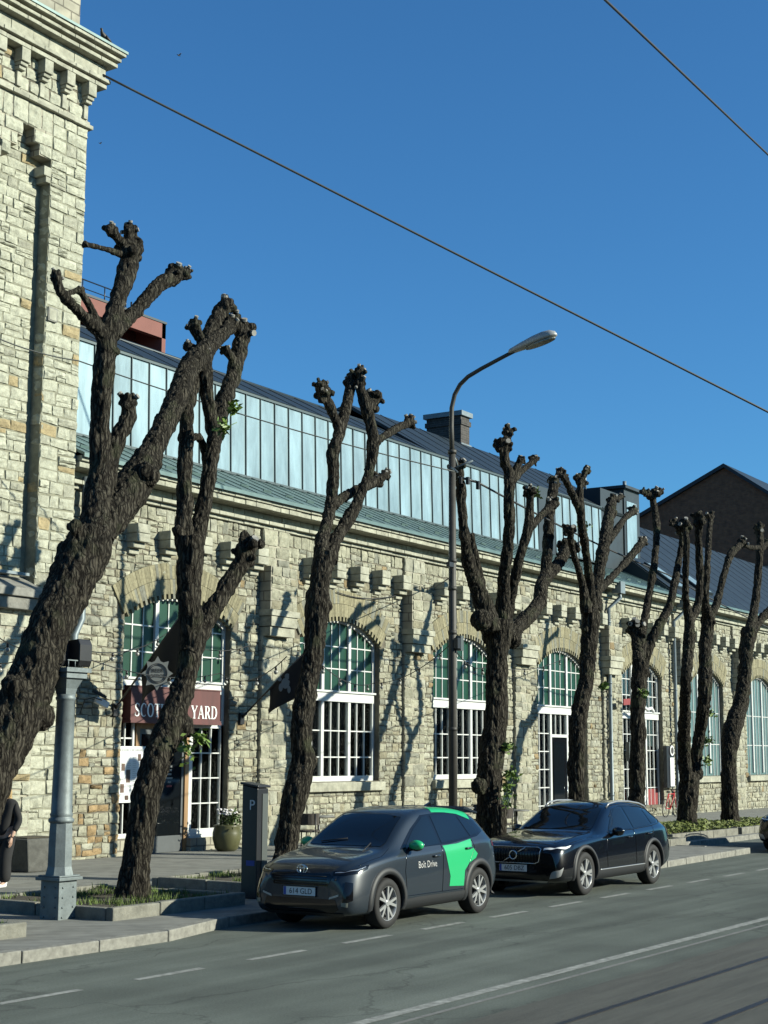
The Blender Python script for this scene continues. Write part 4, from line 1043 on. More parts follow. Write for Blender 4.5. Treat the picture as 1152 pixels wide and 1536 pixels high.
    def patch(s, name, mt, rows, off=.006, parent=None, n=8):
        """lattice of approximate 3D points, refined and snapped to the body"""
        bm = bmesh.new(); G = []
        R_ = [[Vector(p) for p in r] for r in rows]
        for i in range(len(R_)-1):
            for t in range(n+(1 if i == len(R_)-2 else 0)):
                tt = t/n; row = [R_[i][j].lerp(R_[i+1][j], tt) for j in range(len(R_[0]))]; line = []
                for j in range(len(row)-1):
                    for u in range(n+(1 if j == len(row)-2 else 0)): line.append(bm.verts.new(s.snap(row[j].lerp(row[j+1], u/n), off)))
                G.append(line)
        for a, b_ in zip(G, G[1:]):
            for k in range(len(a)-1): bm.faces.new((a[k], a[k+1], b_[k+1], b_[k]))
        return s.mk(name, bm, mt, parent)
    def seam(s, name, pts, frm='side', r=.0045, flip=1, mt='gloss_black', parent=None, off=.0, step=.05):
        P = []
        for a, b_ in zip(pts, pts[1:]):
            a, b_ = Vector(a), Vector(b_); m_ = max(1, int((b_-a).length/step))
            for i in range(m_): P.append(a.lerp(b_, i/m_))
        P.append(Vector(pts[-1]))
        Q = [s.cast((p.x, -3*flip, p.y), (0, flip, 0), off) if frm == 'side' else s.cast((-2, p.x, p.y), (1, 0, 0), off) if frm == 'front' else s.cast((p.x, p.y, 4), (0, 0, -1), off) for p in P]
        b = MB(); b.tube(Q, r, 6); o = b.build(name, mt); s.adopt(o, parent); return o
    def add(s, name, b, mt, parent=None, bevel=0):
        o = b.build(name, mt, None, bevel=bevel); s.adopt(o, parent); return o
    def wheel(s, wx, sy, spokes):
        S = s.S; r = S['wr_']; y = sy*(S['hw']-.115); c = (wx, y, r); q = sy
        b = MB(); prof = [(r*.66, -.10), (r*.70, -.112), (r*.93, -.112), (r*.985, -.085), (r, -.04), (r, .04), (r*.985, .085), (r*.93, .112), (r*.70, .112), (r*.66, .10)]
        b.lathe(c, prof, 40, 'y', cap=False); w_ = s.add('wheel', b, 'rubber')
        b = MB(); f = q*.108
        b.lathe(c, sorted([(r*.69, f), (r*.665, f-q*.004), (r*.64, f-q*.03), (r*.6, f-q*.10)], key=lambda t: t[1]), 40, 'y', cap=False)
        b.mi = 1; b.lathe((wx, y, r), [(r*.62, q*.02), (r*.62, q*.021)] if q > 0 else [(r*.62, -.021), (r*.62, -.02)], 30, 'y')
        b.mi = 0
        for k in range(5):
            a0 = 2*math.pi*k/5+.3
            for da, w1, w2 in spokes:
                p0 = Vector((math.sin(a0)*r*.14, 0, math.cos(a0)*r*.14)); p1 = Vector((math.sin(a0+da)*r*.655, 0, math.cos(a0+da)*r*.655))
                d = (p1-p0); L = d.length; d = d/L; t = Vector((d.z, 0, -d.x)); m_ = (p0+p1)/2+Vector((wx, y+q*.085, r))
                v = []
                for yy in (-.02, .012):
                    for p, hw in ((p0, w1), (p1, w2)):
                        for sg in (-1, 1): v.append(b.bm.verts.new(p+t*hw*sg+Vector((wx, y+q*(.085+yy+(.008 if p is p1 else 0)), r))))
                for fq in ((0, 1, 3, 2), (4, 5, 7, 6), (0, 1, 5, 4), (2, 3, 7, 6), (0, 2, 6, 4), (1, 3, 7, 5)): b.bm.faces.new([v[i] for i in fq]).material_index = b.mi
        b.lathe(c, sorted([(r*.15, q*.06), (r*.15, q*.10), (r*.11, q*.105)], key=lambda t: t[1]), 20, 'y')
        s.add('rim', b, ['alloy', 'alloy_dark'], w_)
        b = MB(); b.lathe((wx, y, r), [(r*.5, -.02), (r*.5, .0)], 24, 'y'); s.add('brake_disc', b, 'rail_steel', w_)
    def mirror(s, x, z, y0, cap, sy=-1):
        b = MB(); b.ball((x+.02, sy*(y0+.13), z), 1, 3, (.075, .115, .072)); m_ = s.add('wing_mirror', b, cap)
        b = MB(); b.ball((x+.035, sy*(y0+.12), z-.035), 1, 3, (.07, .10, .05)); b.tube([(x+.03, sy*(y0-.03), z-.06), (x+.03, sy*(y0+.08), z-.05)], .028, 8); s.add('mirror_base', b, 'gloss_black', m_)
        b = MB(); b.ball((x+.09, sy*(y0+.13), z), 1, 2, (.008, .095, .055)); s.add('mirror_glass', b, 'chrome', m_)
    def plate(s, txt, z, w_=.52, x=-.03, y=0, flag=True):
        b = MB(); b.box(x, x+.012, y-w_/2, y+w_/2, z-.056, z+.056); p = s.add('number_plate', b, 'plate_white')
        b = MB(); b.box(x-.001, x+.002, y+w_/2-.045, y+w_/2-.003, z-.053, z+.053); s.add('country_band', b, 'sign_blue', p)
        b = MB(); b.box(x-.006, x+.014, y-w_/2-.012, y+w_/2+.012, z-.068, z-.0565); b.box(x-.006, x+.014, y-w_/2-.012, y+w_/2+.012, z+.0565, z+.066); s.add('plate_holder', b, 'gloss_black', p)
        o = lettering(txt, .105, 'ink', (x-.0015, y-.025, z-.003), (0, -1, 0), (0, 0, 1), None, 'plate_letters', .001, width=.37); s.adopt(o, p)
        return p

def arch_trim(c, wx, r0, r1, z0, flip, mt='cladding', a0=-12, a1=192):
    n = 26; bm = bmesh.new(); G = []
    for k in range(n+1):
        a = R(lerp(a0, a1, k/n)); line = []
        for j, (rr_, off) in enumerate(((r0, -.02), (r0+.004, .022), (lerp(r0, r1, .6), .026), (r1, .016), (r1+.012, -.004))):
            x, z = wx+rr_*math.cos(a), c.S['wr_']+rr_*math.sin(a)
            rs_ = max(rr_, c.S['arch']+.02); xs, zs_ = wx+rs_*math.cos(a), c.S['wr_']+rs_*math.sin(a)
            p = c.cast((xs, -3*flip, max(zs_, z0)), (0, flip, 0), 0); line.append(bm.verts.new((x, p.y-flip*off, max(z, z0-.02))))
        G.append(line)
    for a, b_ in zip(G, G[1:]):
        for k in range(4): bm.faces.new((a[k], a[k+1], b_[k+1], b_[k]))
    return c.mk('arch_trim', bm, mt)

# ---- compact crossover with the green livery
S1 = dict(st=[0, .02, .09, .22, .42, .75, 1.05, 1.35, 1.75, 2.0, 2.3, 2.8, 3.3, 3.62, 3.86, 4.03, 4.13, 4.17, 4.18],
  bot=[(0, .30), (.05, .20), (.5, .19), (3.6, .20), (4.0, .30), (4.18, .42)],
  top=[(0, .70), (.02, .74), (.09, .83), (.22, .905), (.42, .96), (.75, 1.01), (1.05, 1.055), (1.35, 1.27), (1.75, 1.50), (2.0, 1.565), (2.3, 1.592), (2.8, 1.59), (3.3, 1.55), (3.62, 1.50), (3.86, 1.40), (4.03, 1.16), (4.13, 1.02), (4.17, .92), (4.18, .86)],
  belt=[(0, .66), (.09, .77), (.3, .86), (.75, .93), (1.1, .97), (2.2, 1.00), (3.0, 1.04), (3.5, 1.10), (4.0, 1.08), (4.18, .86)],
  wl=[(0, .70), (.02, .74), (.09, .795), (.22, .835), (.5, .868), (1.0, .872), (3.2, .872), (3.7, .865), (4.0, .82), (4.13, .76), (4.18, .70)],
  wh=[(0, .60), (.09, .72), (.22, .785), (.5, .835), (1.1, .85), (2.5, .86), (3.4, .86), (3.8, .83), (4.03, .77), (4.18, .66)],
  wr=[(0, .5), (.22, .62), (.75, .68), (1.05, .70), (1.35, .64), (1.75, .585), (2.3, .575), (3.3, .56), (3.86, .55), (4.03, .58), (4.18, .55)],
  wheels=(.86, 3.42), wr_=.337, arch=.395, hw=.865)
CAR1 = thing('crossover_car', 'grey compact crossover with green panels and white lettering, parked in front of the lamp post', 'car', (17.36, 12.37, 0))
def build_car1():
    c = Car(CAR1, S1, 'grey_paint')
    for fl in (1, -1):
        # side windows: glass panels in black surround
        c.panel('window_surround', 'gloss_black', [(1.28, 1.03), (1.72, 1.30), (2.08, 1.475), (2.6, 1.50), (3.2, 1.475), (3.62, 1.36), (3.74, 1.20), (3.45, 1.13), (2.6, 1.055)], off=.003, flip=fl)
        g = c.panel('side_window', 'car_glass', [(1.42, 1.055), (1.78, 1.295), (2.09, 1.445), (2.25, 1.462), (2.31, 1.068), (1.9, 1.045)], off=.007, flip=fl)
        c.panel('side_window', 'car_glass', [(2.38, 1.072), (2.33, 1.465), (2.8, 1.465), (3.06, 1.44), (3.19, 1.13)], off=.007, flip=fl)
        c.panel('quarter_window', 'car_glass', [(3.25, 1.14), (3.12, 1.428), (3.42, 1.365), (3.56, 1.24), (3.50, 1.17)], off=.007, flip=fl)
        c.seam('door_seam', [(1.37, 1.0), (1.30, .75), (1.33, .42)], flip=fl, r=.006); c.seam('door_seam', [(2.35, 1.05), (2.34, .8), (2.30, .40)], flip=fl, r=.006); c.seam('door_seam', [(3.22, 1.11), (3.28, .97), (3.08, .74), (2.98, .42)], flip=fl, r=.006)
        c.seam('sill_seam', [(1.33, .40), (3.02, .40)], flip=fl, r=.006)
        c.panel('sill_cladding', 'cladding', [(1.24, .21), (1.24, .36), (1.6, .375), (2.9, .375), (3.04, .36), (3.04, .21)], off=.012, flip=fl)
        for wx, a0, a1 in ((.86, -15, 190), (3.42, -10, 195)): arch_trim(c, wx, .385, .47, .24, fl, a0=a0, a1=a1)
        for x, z in ((2.14, .905), (3.08, .97)):
            p = c.cast((x, -3*fl, z), (0, fl, 0), .03); b = MB(); b.tube([p+Vector((-.09, -fl*-.02, 0)), p+Vector((-.07, 0, 0)), p+Vector((.07, 0, .004)), p+Vector((.09, -fl*-.02, .004))], .014, 8); c.add('door_handle', b, 'grey_paint')
        for wx in S1['wheels']: c.wheel(wx, -fl, ((-.24, .020, .017), (.24, .020, .017)))
        c.mirror(1.46, 1.085, .80, 'green_vinyl', -fl)
        # headlights wrap the corner
        c.patch('headlight', 'gloss_black', [[(.055, -fl*.50, .80), (.10, -fl*.66, .83), (.24, -fl*.80, .865), (.46, -fl*.84, .90)], [(.04, -fl*.50, .735), (.09, -fl*.67, .735), (.22, -fl*.80, .765), (.40, -fl*.845, .82)]], .006)
        c.patch('daylight_strip', 'headlight', [[(.05, -fl*.53, .785), (.10, -fl*.67, .80), (.22, -fl*.795, .835), (.38, -fl*.84, .875)], [(.05, -fl*.53, .768), (.10, -fl*.67, .783), (.22, -fl*.795, .815), (.36, -fl*.84, .858)]], .010)
        c.patch('corner_vent', 'gloss_black', [[(.05, -fl*.69, .66), (.12, -fl*.78, .65)], [(.04, -fl*.67, .40), (.10, -fl*.77, .42)]], .008)
        c.patch('fog_lamp', 'lens', [[(.04, -fl*.66, .40), (.07, -fl*.715, .40)], [(.04, -fl*.66, .35), (.07, -fl*.715, .35)]], .014)
        c.patch('bumper_blade', 'alloy', [[(.03, -fl*.48, .46), (.05, -fl*.62, .50)], [(.03, -fl*.47, .43), (.04, -fl*.62, .475)]], .012)
        c.patch('tail_lamp', 'tail_red', [[(4.07, -fl*.60, 1.06), (4.02, -fl*.72, 1.05), (3.88, -fl*.80, 1.04)], [(4.12, -fl*.58, .96), (4.06, -fl*.74, .96), (3.92, -fl*.82, .97)]], .008)
    # livery on the street side (and the far side)
    for fl in (1, -1):
        c.panel('green_livery', 'green_vinyl', [(2.38, 1.035), (2.8, 1.05), (3.22, 1.10), (3.19, 1.0), (3.36, .88), (3.30, .82), (3.10, .76), (2.96, .66), (2.92, .44), (2.50, .46), (2.53, .60), (2.46, .80)], off=.004, flip=fl, step=.04)
        c.patch('roof_livery', 'green_vinyl', [[(2.42, -fl*.64, 1.53), (2.8, -fl*.64, 1.52), (3.15, -fl*.64, 1.485), (3.5, -fl*.66, 1.38)], [(2.45, -fl*.46, 1.59), (2.8, -fl*.46, 1.59), (3.15, -fl*.46, 1.57), (3.52, -fl*.50, 1.50)]], .005)
    o = lettering('Bolt Drive', .135, 'sticker_white', (0, 0, 0), (1, 0, 0), (0, 0, 1), None, 'door_lettering', .001, width=.50)
    # lay the lettering on the door skin and thicken its strokes
    for v in o.data.vertices:
        p = c.cast((1.90+v.co.x, -3, .80+v.co.z), (0, 1, 0), .005); v.co = p
    c.adopt(o)
    # glass front and back
    c.panel('windscreen', 'car_glass', [(-.60, 1.075), (.60, 1.075), (.62, 1.12), (.51, 1.455), (.25, 1.485), (-.25, 1.485), (-.51, 1.455), (-.62, 1.12)], 'front', .006)
    c.panel('rear_window', 'car_glass', [(-.52, 1.12), (.52, 1.12), (.47, 1.36), (-.47, 1.36)], 'rear', .006)
    b = MB()
    for s_ in (-1, 1):
        p, q = c.cast((-2, s_*.42, 1.10), (1, 0, 0), .02), c.cast((-2, s_*.42-.40, 1.15), (1, 0, 0), .02); b.tube([p, q], .008, 6)
    c.add('wiper', b, 'rubber')
    b = MB(); b.prism([(3.50, 1.535), (3.92, 1.455), (3.94, 1.47), (3.55, 1.565)], lambda u, v, d: (u, d, v), -.54, .54); c.add('spoiler', b, 'grey_paint')
    b = MB(); b.prism([(3.25, 1.575), (3.42, 1.56), (3.40, 1.62)], lambda u, v, d: (u, d, v), -.02, .02); c.add('roof_antenna', b, 'gloss_black')
    c.panel('upper_grille', 'gloss_black', [(-.52, .72), (-.46, .755), (.46, .755), (.52, .72), (.44, .60), (-.44, .60)], 'front', .006)
    b = MB()
    for k in range(4): z = .62+.033*k; b.tube([c.cast((-2, y, z), (1, 0, 0), .010) for y in (-.42, -.25, 0, .25, .42)], .006, 5)
    c.add('grille_bars', b, 'cladding')
    c.panel('lower_grille', 'gloss_black', [(-.56, .43), (.56, .43), (.62, .30), (.5, .25), (-.5, .25), (-.62, .30)], 'front', .006)
    c.panel('bumper_lip', 'cladding', [(-.66, .255), (.66, .255), (.64, .21), (-.64, .21)], 'front', .012)
    c.plate('614 GLD', .52, x=c.cast((-2, 0, .52), (1, 0, 0), 0).x-.03)
    p = c.cast((-2, 0, .785), (1, 0, 0), .03); b = MB()
    for rx, rz in ((.085, .058), (.036, .058)):
        b.tube([p+Vector((0, rx*math.cos(2*math.pi*k/24), rz*math.sin(2*math.pi*k/24))) for k in range(25)], .007, 6)
    b.tube([p+Vector((0, .055*math.cos(2*math.pi*k/24), .03+.02*math.sin(2*math.pi*k/24))) for k in range(25)], .006, 6)
    c.add('bonnet_badge', b, 'chrome')
    c.seam('bonnet_seam', [(.30, -.74), (.8, -.77), (1.08, -.72)], 'top'); c.seam('bonnet_seam', [(.30, .74), (.8, .77), (1.08, .72)], 'top')
    return c
build_car1()

# ---- long black estate
S2 = dict(st=[0, .02, .09, .25, .55, 1.0, 1.40, 1.60, 1.95, 2.35, 2.7, 3.2, 3.8, 4.2, 4.5, 4.72, 4.85, 4.91, 4.94],
  bot=[(0, .32), (.05, .23), (.5, .21), (4.2, .22), (4.7, .32), (4.94, .45)],
  top=[(0, .74), (.02, .79), (.09, .85), (.25, .90), (.55, .95), (1.0, .99), (1.40, 1.02), (1.60, 1.05), (1.95, 1.26), (2.35, 1.46), (2.7, 1.525), (3.2, 1.54), (3.8, 1.51), (4.2, 1.44), (4.5, 1.33), (4.72, 1.17), (4.85, 1.04), (4.91, .95), (4.94, .88)],
  belt=[(0, .72), (.09, .80), (.4, .86), (1.0, .92), (1.6, .955), (2.7, .985), (3.8, 1.02), (4.4, 1.05), (4.8, 1.0), (4.94, .88)],
  wl=[(0, .74), (.02, .80), (.09, .855), (.25, .90), (.6, .935), (1.2, .94), (4.0, .94), (4.5, .92), (4.8, .86), (4.94, .76)],
  wh=[(0, .70), (.09, .80), (.3, .86), (.7, .90), (1.6, .915), (4.0, .915), (4.5, .88), (4.8, .80), (4.94, .70)],
  wr=[(0, .6), (.25, .68), (1.0, .73), (1.6, .74), (1.95, .68), (2.35, .62), (2.7, .60), (3.8, .585), (4.5, .56), (4.8, .6), (4.94, .6)],
  wheels=(.89, 3.83), wr_=.362, arch=.425, hw=.925)
CAR2 = thing('estate_car', 'long glossy black estate car with silver roof rails, parked behind the grey and green crossover', 'car', (23.62, 12.42, 0))
def build_car2():
    c = Car(CAR2, S2, 'black_paint')
    for fl in (1, -1):
        c.panel('side_window', 'car_glass', [(1.98, 1.03), (2.36, 1.27), (2.60, 1.385), (2.92, 1.415), (2.98, 1.045)], off=.006, flip=fl)
        c.panel('side_window', 'car_glass', [(3.05, 1.048), (3.0, 1.418), (3.6, 1.405), (3.82, 1.38), (3.86, 1.08)], off=.006, flip=fl)
        c.panel('quarter_window', 'car_glass', [(3.93, 1.09), (3.89, 1.36), (4.12, 1.31), (4.36, 1.165), (4.26, 1.115)], off=.006, flip=fl)
        c.seam('window_trim', [(1.92, 1.012), (3.0, 1.03), (3.86, 1.062), (4.35, 1.10), (4.47, 1.15), (4.17, 1.35), (3.85, 1.40), (3.4, 1.43), (2.9, 1.437), (2.55, 1.39), (2.3, 1.265)], flip=fl, r=.008, mt='gloss_black', off=.004)
        c.seam('door_seam', [(1.82, .98), (1.72, .7), (1.75, .42)], flip=fl, r=.006); c.seam('door_seam', [(3.01, 1.03), (3.0, .42)], flip=fl, r=.006); c.seam('door_seam', [(3.9, 1.06), (3.86, .92), (3.55, .70), (3.45, .45)], flip=fl, r=.006)
        c.panel('sill_cladding', 'cladding', [(1.32, .24), (1.32, .40), (3.40, .40), (3.40, .24)], off=.012, flip=fl)
        c.seam('sill_trim', [(1.40, .40), (3.35, .40)], flip=fl, r=.010, mt='alloy', off=.012)
        for wx in S2['wheels']:
            arch_trim(c, wx, .415, .475, .26, fl); c.wheel(wx, -fl, ((-.13, .022, .030), (.20, .016, .014)))
        for x, z in ((2.72, .90), (3.62, .93)):
            p = c.cast((x, -3*fl, z), (0, fl, 0), .03); b = MB(); b.tube([p+Vector((-.10, fl*.02, 0)), p+Vector((-.08, 0, 0)), p+Vector((.08, 0, .004)), p+Vector((.10, fl*.02, .004))], .014, 8); c.add('door_handle', b, 'black_paint')
        c.mirror(2.05, 1.03, .87, 'black_paint', -fl)
        pts = [c.cast((x, -fl*.605+0, 3), (0, 0, -1), 0)+Vector((0, 0, h)) for x, h in ((2.42, .0), (2.55, .045), (2.9, .05), (3.4, .05), (3.9, .05), (4.15, .045), (4.28, 0))]
        b = MB(); b.tube(pts, .017, 8); c.add('roof_rail', b, 'alloy')
        c.patch('headlight', 'gloss_black', [[(.05, -fl*.52, .815), (.10, -fl*.72, .835), (.28, -fl*.86, .87), (.55, -fl*.905, .90)], [(.03, -fl*.52, .72), (.08, -fl*.73, .72), (.24, -fl*.87, .74), (.46, -fl*.91, .79)]], .006)
        c.patch('headlight_lens', 'drl_white', [[(.05, -fl*.55, .80), (.10, -fl*.72, .82), (.27, -fl*.86, .855), (.44, -fl*.90, .88)], [(.04, -fl*.55, .755), (.09, -fl*.72, .775), (.25, -fl*.865, .80), (.36, -fl*.895, .83)]], .010)
        c.patch('bumper_wing', 'alloy', [[(.06, -fl*.70, .42), (.14, -fl*.83, .50)], [(.05, -fl*.66, .33), (.10, -fl*.80, .37)]], .012)
        c.patch('tail_lamp', 'tail_red', [[(4.80, -fl*.62, 1.08), (4.72, -fl*.76, 1.08), (4.55, -fl*.84, 1.05)], [(4.90, -fl*.60, .80), (4.84, -fl*.76, .80), (4.70, -fl*.85, .84)]], .008)
        b = MB(); p = c.cast((.62, -3*fl, .93), (0, fl, 0), 0)
        b.ball((2.62, -fl*.36, 1.20), 1, 2, (.09, .11, .12)); c.add('headrest', b, 'rubber')
    c.panel('windscreen', 'car_glass', [(-.66, 1.06), (.66, 1.06), (.67, 1.10), (.56, 1.41), (.25, 1.44), (-.25, 1.44), (-.56, 1.41), (-.67, 1.10)], 'front', .006)
    c.panel('rear_window', 'car_glass', [(-.54, 1.12), (.54, 1.12), (.48, 1.34), (-.48, 1.34)], 'rear', .006)
    gpoly = [(-.50, .79), (-.44, .815), (.44, .815), (.50, .79), (.47, .585), (.40, .555), (-.40, .555), (-.47, .585)]
    c.panel('grille', 'gloss_black', gpoly, 'front', .006)
    c.seam('grille_frame', gpoly+[gpoly[0]], 'front', .009, mt='chrome', off=.008)
    b = MB()
    for k in range(17): y = -.42+.0525*k; b.tube([c.cast((-2, y, z), (1, 0, 0), .012) for z in (.575, .65, .73, .80)], .006, 5)
    c.add('grille_bars', b, 'gloss_black')
    p = c.cast((-2, 0, .685), (1, 0, 0), .022); b = MB(); b.tube([p+Vector((0, .068*math.cos(2*math.pi*k/24), .068*math.sin(2*math.pi*k/24))) for k in range(25)], .013, 6)
    b.tube([p+Vector((.004, .20, -.115)), p+Vector((.004, .05, -.03))], .009, 6); b.tube([p+Vector((.004, -.05, .03)), p+Vector((.004, -.22, .125))], .009, 6)
    c.add('grille_badge', b, 'chrome')
    c.panel('lower_grille', 'gloss_black', [(-.58, .40), (.58, .40), (.64, .33), (.55, .29), (-.55, .29), (-.64, .33)], 'front', .006)
    c.panel('bumper_lip', 'alloy', [(-.62, .285), (.62, .285), (.58, .25), (-.58, .25)], 'front', .012)
    c.plate('605 DBZ', .475, x=c.cast((-2, 0, .475), (1, 0, 0), 0).x-.035)
    c.seam('bonnet_seam', [(.30, -.79), (1.0, -.83), (1.58, -.78)], 'top'); c.seam('bonnet_seam', [(.30, .79), (1.0, .83), (1.58, .78)], 'top')
build_car2()
def kids(o): return [c for c in list(bpy.data.objects) if c.parent == o]
def copy_tree(o, parent=None):
    n = o.copy(); link(n); n.parent = parent
    for ch in kids(o): copy_tree(ch, n)
    return n
c3 = copy_tree(CAR2); c3.location = (onY(1143, 1262, 13.2).x-.1, 12.42, 0); c3['label'] = 'dark car whose nose just shows at the right edge of the street'

# ================================================================== PLANTERS, GRASS
GR = []
def planter(x0, x1, y0, y1, label, h=.17, grass=True):
    t = thing('tree_planter', label, 'planter', ((x0+x1)/2, (y0+y1)/2, PZ), 'kerbed planters along the tree row'); k = .13
    b = MB(); rr = random.Random(int(x0*10))
    def run(xa, xb, ya, yb, ax):
        L = (xb-xa) if ax == 0 else (yb-ya); n = max(1, round(L/1.1))
        for i in range(n):
            s0, s1 = L*i/n+.006, L*(i+1)/n-.006; dz = rr.uniform(-.012, .012)
            if ax == 0: b.box(xa+s0, xa+s1, ya, yb, .0, PZ+h+dz)
            else: b.box(xa, xb, ya+s0, ya+s1, .0, PZ+h+dz)
    run(x0, x1, y0, y0+k, 0); run(x0, x1, y1-k, y1, 0); run(x0, x0+k, y0+k+.004, y1-k-.004, 1); run(x1-k, x1, y0+k+.004, y1-k-.004, 1)
    b.build('kerb_edging', 'planter_kerb', t, bevel=.02)
    b = MB(); n = 14
    v = [[b.bm.verts.new((x0+k*.5+(x1-x0-k)*i/n, y0+k*.5+(y1-y0-k)*j/n, PZ+h-.06+.05*mnoise.noise(Vector((x0+i*.4, j*.4, 3))))) for j in range(n+1)] for i in range(n+1)]
    for i in range(n):
        for j in range(n): b.bm.faces.new((v[i][j], v[i+1][j], v[i+1][j+1], v[i][j+1])).smooth = True
    b.build('soil', 'soil', t)
    if grass: GR.append((x0+k, x1-k, y0+k, y1-k, PZ+h-.05))
planter(11.0, 13.95, 14.0, 16.9, 'stone kerbed tree planter at the left edge, only its right corner in view')
planter(15.85, 18.75, 14.35, 17.2, 'stone kerbed planter with grass around the tree before the pub')
planter(20.25, 23.6, 15.15, 17.5, 'stone kerbed planter just behind the parking machine')
planter(29.6, 33.4, 15.1, 17.5, 'stone kerbed planter under the five limbed tree behind the cars')
planter(35.0, 38.2, 15.1, 17.5, 'stone kerbed planter behind the roof of the black estate car')
planter(38.9, 43.9, 15.75, 17.6, 'kerbed planter full of yellow green ground cover right of the black car', .2, False)
planter(44.2, 48.6, 15.75, 17.6, 'kerbed planter under the bowed tree nearest the right edge', .2, False)
b = MB(); rg = random.Random(17)
for x0, x1, y0, y1, z in GR:
    for _ in range(520):
        cx, cy = rg.uniform(x0, x1), rg.uniform(y0, y1)
        if mnoise.noise(Vector((cx*1.3, cy*1.3, 0))) < -.02: continue
        for _ in range(7):
            x, y = cx+rg.gauss(0, .05), cy+rg.gauss(0, .05); h = rg.uniform(.04, .12); a = rg.uniform(0, 6.3); w_ = .008
            if not (x0 < x < x1 and y0 < y < y1): continue
            b.face([(x-w_*math.cos(a), y-w_*math.sin(a), z), (x+w_*math.cos(a), y+w_*math.sin(a), z), (x+rg.gauss(0, .03), y+rg.gauss(0, .03), z+h)])
tag(b.build('grass', 'grass_leaf', normals=False), 'patchy short grass and weeds in the tree planters', 'grass', kind='stuff')
b = MB()
for x0, x1, y0, y1 in ((39.05, 43.75, 15.9, 17.45), (44.4, 48.4, 15.9, 17.45)):
    for _ in range(2600):
        x, y = rg.uniform(x0, x1), rg.uniform(y0, y1); top_ = .10+.20*max(0, 1-abs((y-(y0+y1)/2)/.8)**2)*(1 if x < 44 else .55)+.05*mnoise.noise(Vector((x*2, y*2, 1)))
        p = Vector((x, y, PZ+.14+top_*rg.uniform(.5, 1))); a = Vector((rg.uniform(-1, 1), rg.uniform(-1, 1), rg.uniform(-.3, .8))).normalized(); q = a.orthogonal().normalized(); s = rg.uniform(.03, .06)
        b.face([p-a*s, p-q*s*.6, p+a*s, p+q*s*.6])
mat('cover_leaf', (.16, .19, .03), .6, vary=.45, scale=6)
tag(b.build('ground_cover', 'cover_leaf', normals=False), 'low yellow green leafy cover filling the right hand planters', 'ground cover', kind='stuff')

# ================================================================== STREET LAMP
LX, LY = 28.66, 16.5
lamp = thing('street_lamp', 'tall grey street lamp with one curved arm reaching over the road', 'street lamp', (LX, LY, PZ))
b = MB(); b.tube([(LX, LY, 0), (LX, LY, 4.2), (LX, LY, 8.9)], [.095, .086, .076], 20); 
for z in (8.9, 6.5, 5.9, 4.95, 2.9): b.tube([(LX, LY, z-.04), (LX, LY, z+.04)], .098, 16)
b.build('pole', 'lamp_grey', lamp)
b = MB(); L0, L1 = Vector((LX, LY, 9.9)), onY(775, 527, 14.3)
pts = [Vector((LX, LY, 8.85))]+[onX(x_, y_, LX) for x_, y_ in ((677, 640), (677.5, 612), (682, 592), (690, 577), (702, 565), (722, 553), (748, 539), (771, 527))]
b.tube(pts, [.055, .053, .05, .048, .047, .046, .044, .042, .042], 14); b.build('arm', 'lamp_grey', lamp)
dd = (pts[-1]-pts[-2]).normalized(); dd = (dd*.9+Vector((0, -.1, -.07))).normalized(); c0 = pts[-1]+dd*.50; sx_ = dd.cross(Vector((0, 0, 1))).normalized(); uu = sx_.cross(dd)
b = MB(); rings = []
for t, wd, ht in ((-.62, .05, .05), (-.58, .085, .10), (-.3, .12, .15), (0, .155, .19), (.25, .165, .20), (.42, .14, .17), (.52, .08, .10), (.55, .02, .03)):
    ring_ = []
    for k in range(20):
        a = 2*math.pi*k/20; z = math.sin(a); ring_.append(b.bm.verts.new(c0+dd*t+sx_*math.cos(a)*wd+uu*(z*ht*.85 if z > 0 else z*ht*.25)))
    rings.append(ring_)
for r0, r1 in zip(rings, rings[1:]):
    for k in range(20): b.bm.faces.new((r0[k], r0[(k+1) % 20], r1[(k+1) % 20], r1[k])).smooth = True
b.bm.faces.new(rings[0]); b.bm.faces.new(rings[-1]); b.build('lamp_head', 'lamp_head', lamp)
b = MB()
rr_ = []
for k in range(24):
    a = 2*math.pi*k/24; rr_.append(c0+dd*(.14+.36*math.cos(a))+sx_*.13*math.sin(a)-uu*.045)
b.face(rr_); b.face([p-uu*.03 for p in rr_][::-1])
for k in range(24): b.face([rr_[k], rr_[(k+1) % 24], rr_[(k+1) % 24]-uu*.03, rr_[k]-uu*.03])
b.build('lens', 'lens', lamp)
b = MB(); b.tube([(LX-.05, LY, 8.55), (LX-.38, LY-.35, 8.36)], .022, 8); b.tube([(LX+.05, LY, 8.9), (LX+.25, LY-.02, 8.55)], .02, 6); b.tube([(LX, LY, 8.52), (LX+.12, LY-.45, 8.68)], .022, 8); b.build('stay_bracket', 'galvanised', lamp)
b = MB(); b.tube([(LX+.1, LY-.1, 8.35), (LX+.55, LY-.32, 8.28)], .028, 8); b.box(LX+.24, LX+.31, LY-.27, LY-.2, 8.2, 8.36); b.box(LX+.5, LX+.57, LY-.38, LY-.31, 8.12, 8.30); b.box(LX+.1, LX+.16, LY-.17, LY-.11, 8.2, 8.34); b.build('wire_clamp', 'black_metal', lamp)
b = MB(); b.box(LX-.13, LX+.0, LY-.2, LY-.1, 4.6, 4.82); b.mi = 1; b.box(LX+.01, LX+.13, LY-.2, LY-.08, 4.56, 4.88); b.build('control_box', ['black_metal', 'machine_edge'], lamp)
b = MB(); b.box(LX-.40, LX-.22, LY-.16, LY-.08, 6.33, 6.43); b.tube([(LX-.2, LY-.1, 6.38), (LX-.05, LY-.05, 6.35)], .02, 6); b.build('cctv_camera', 'black_metal', lamp)

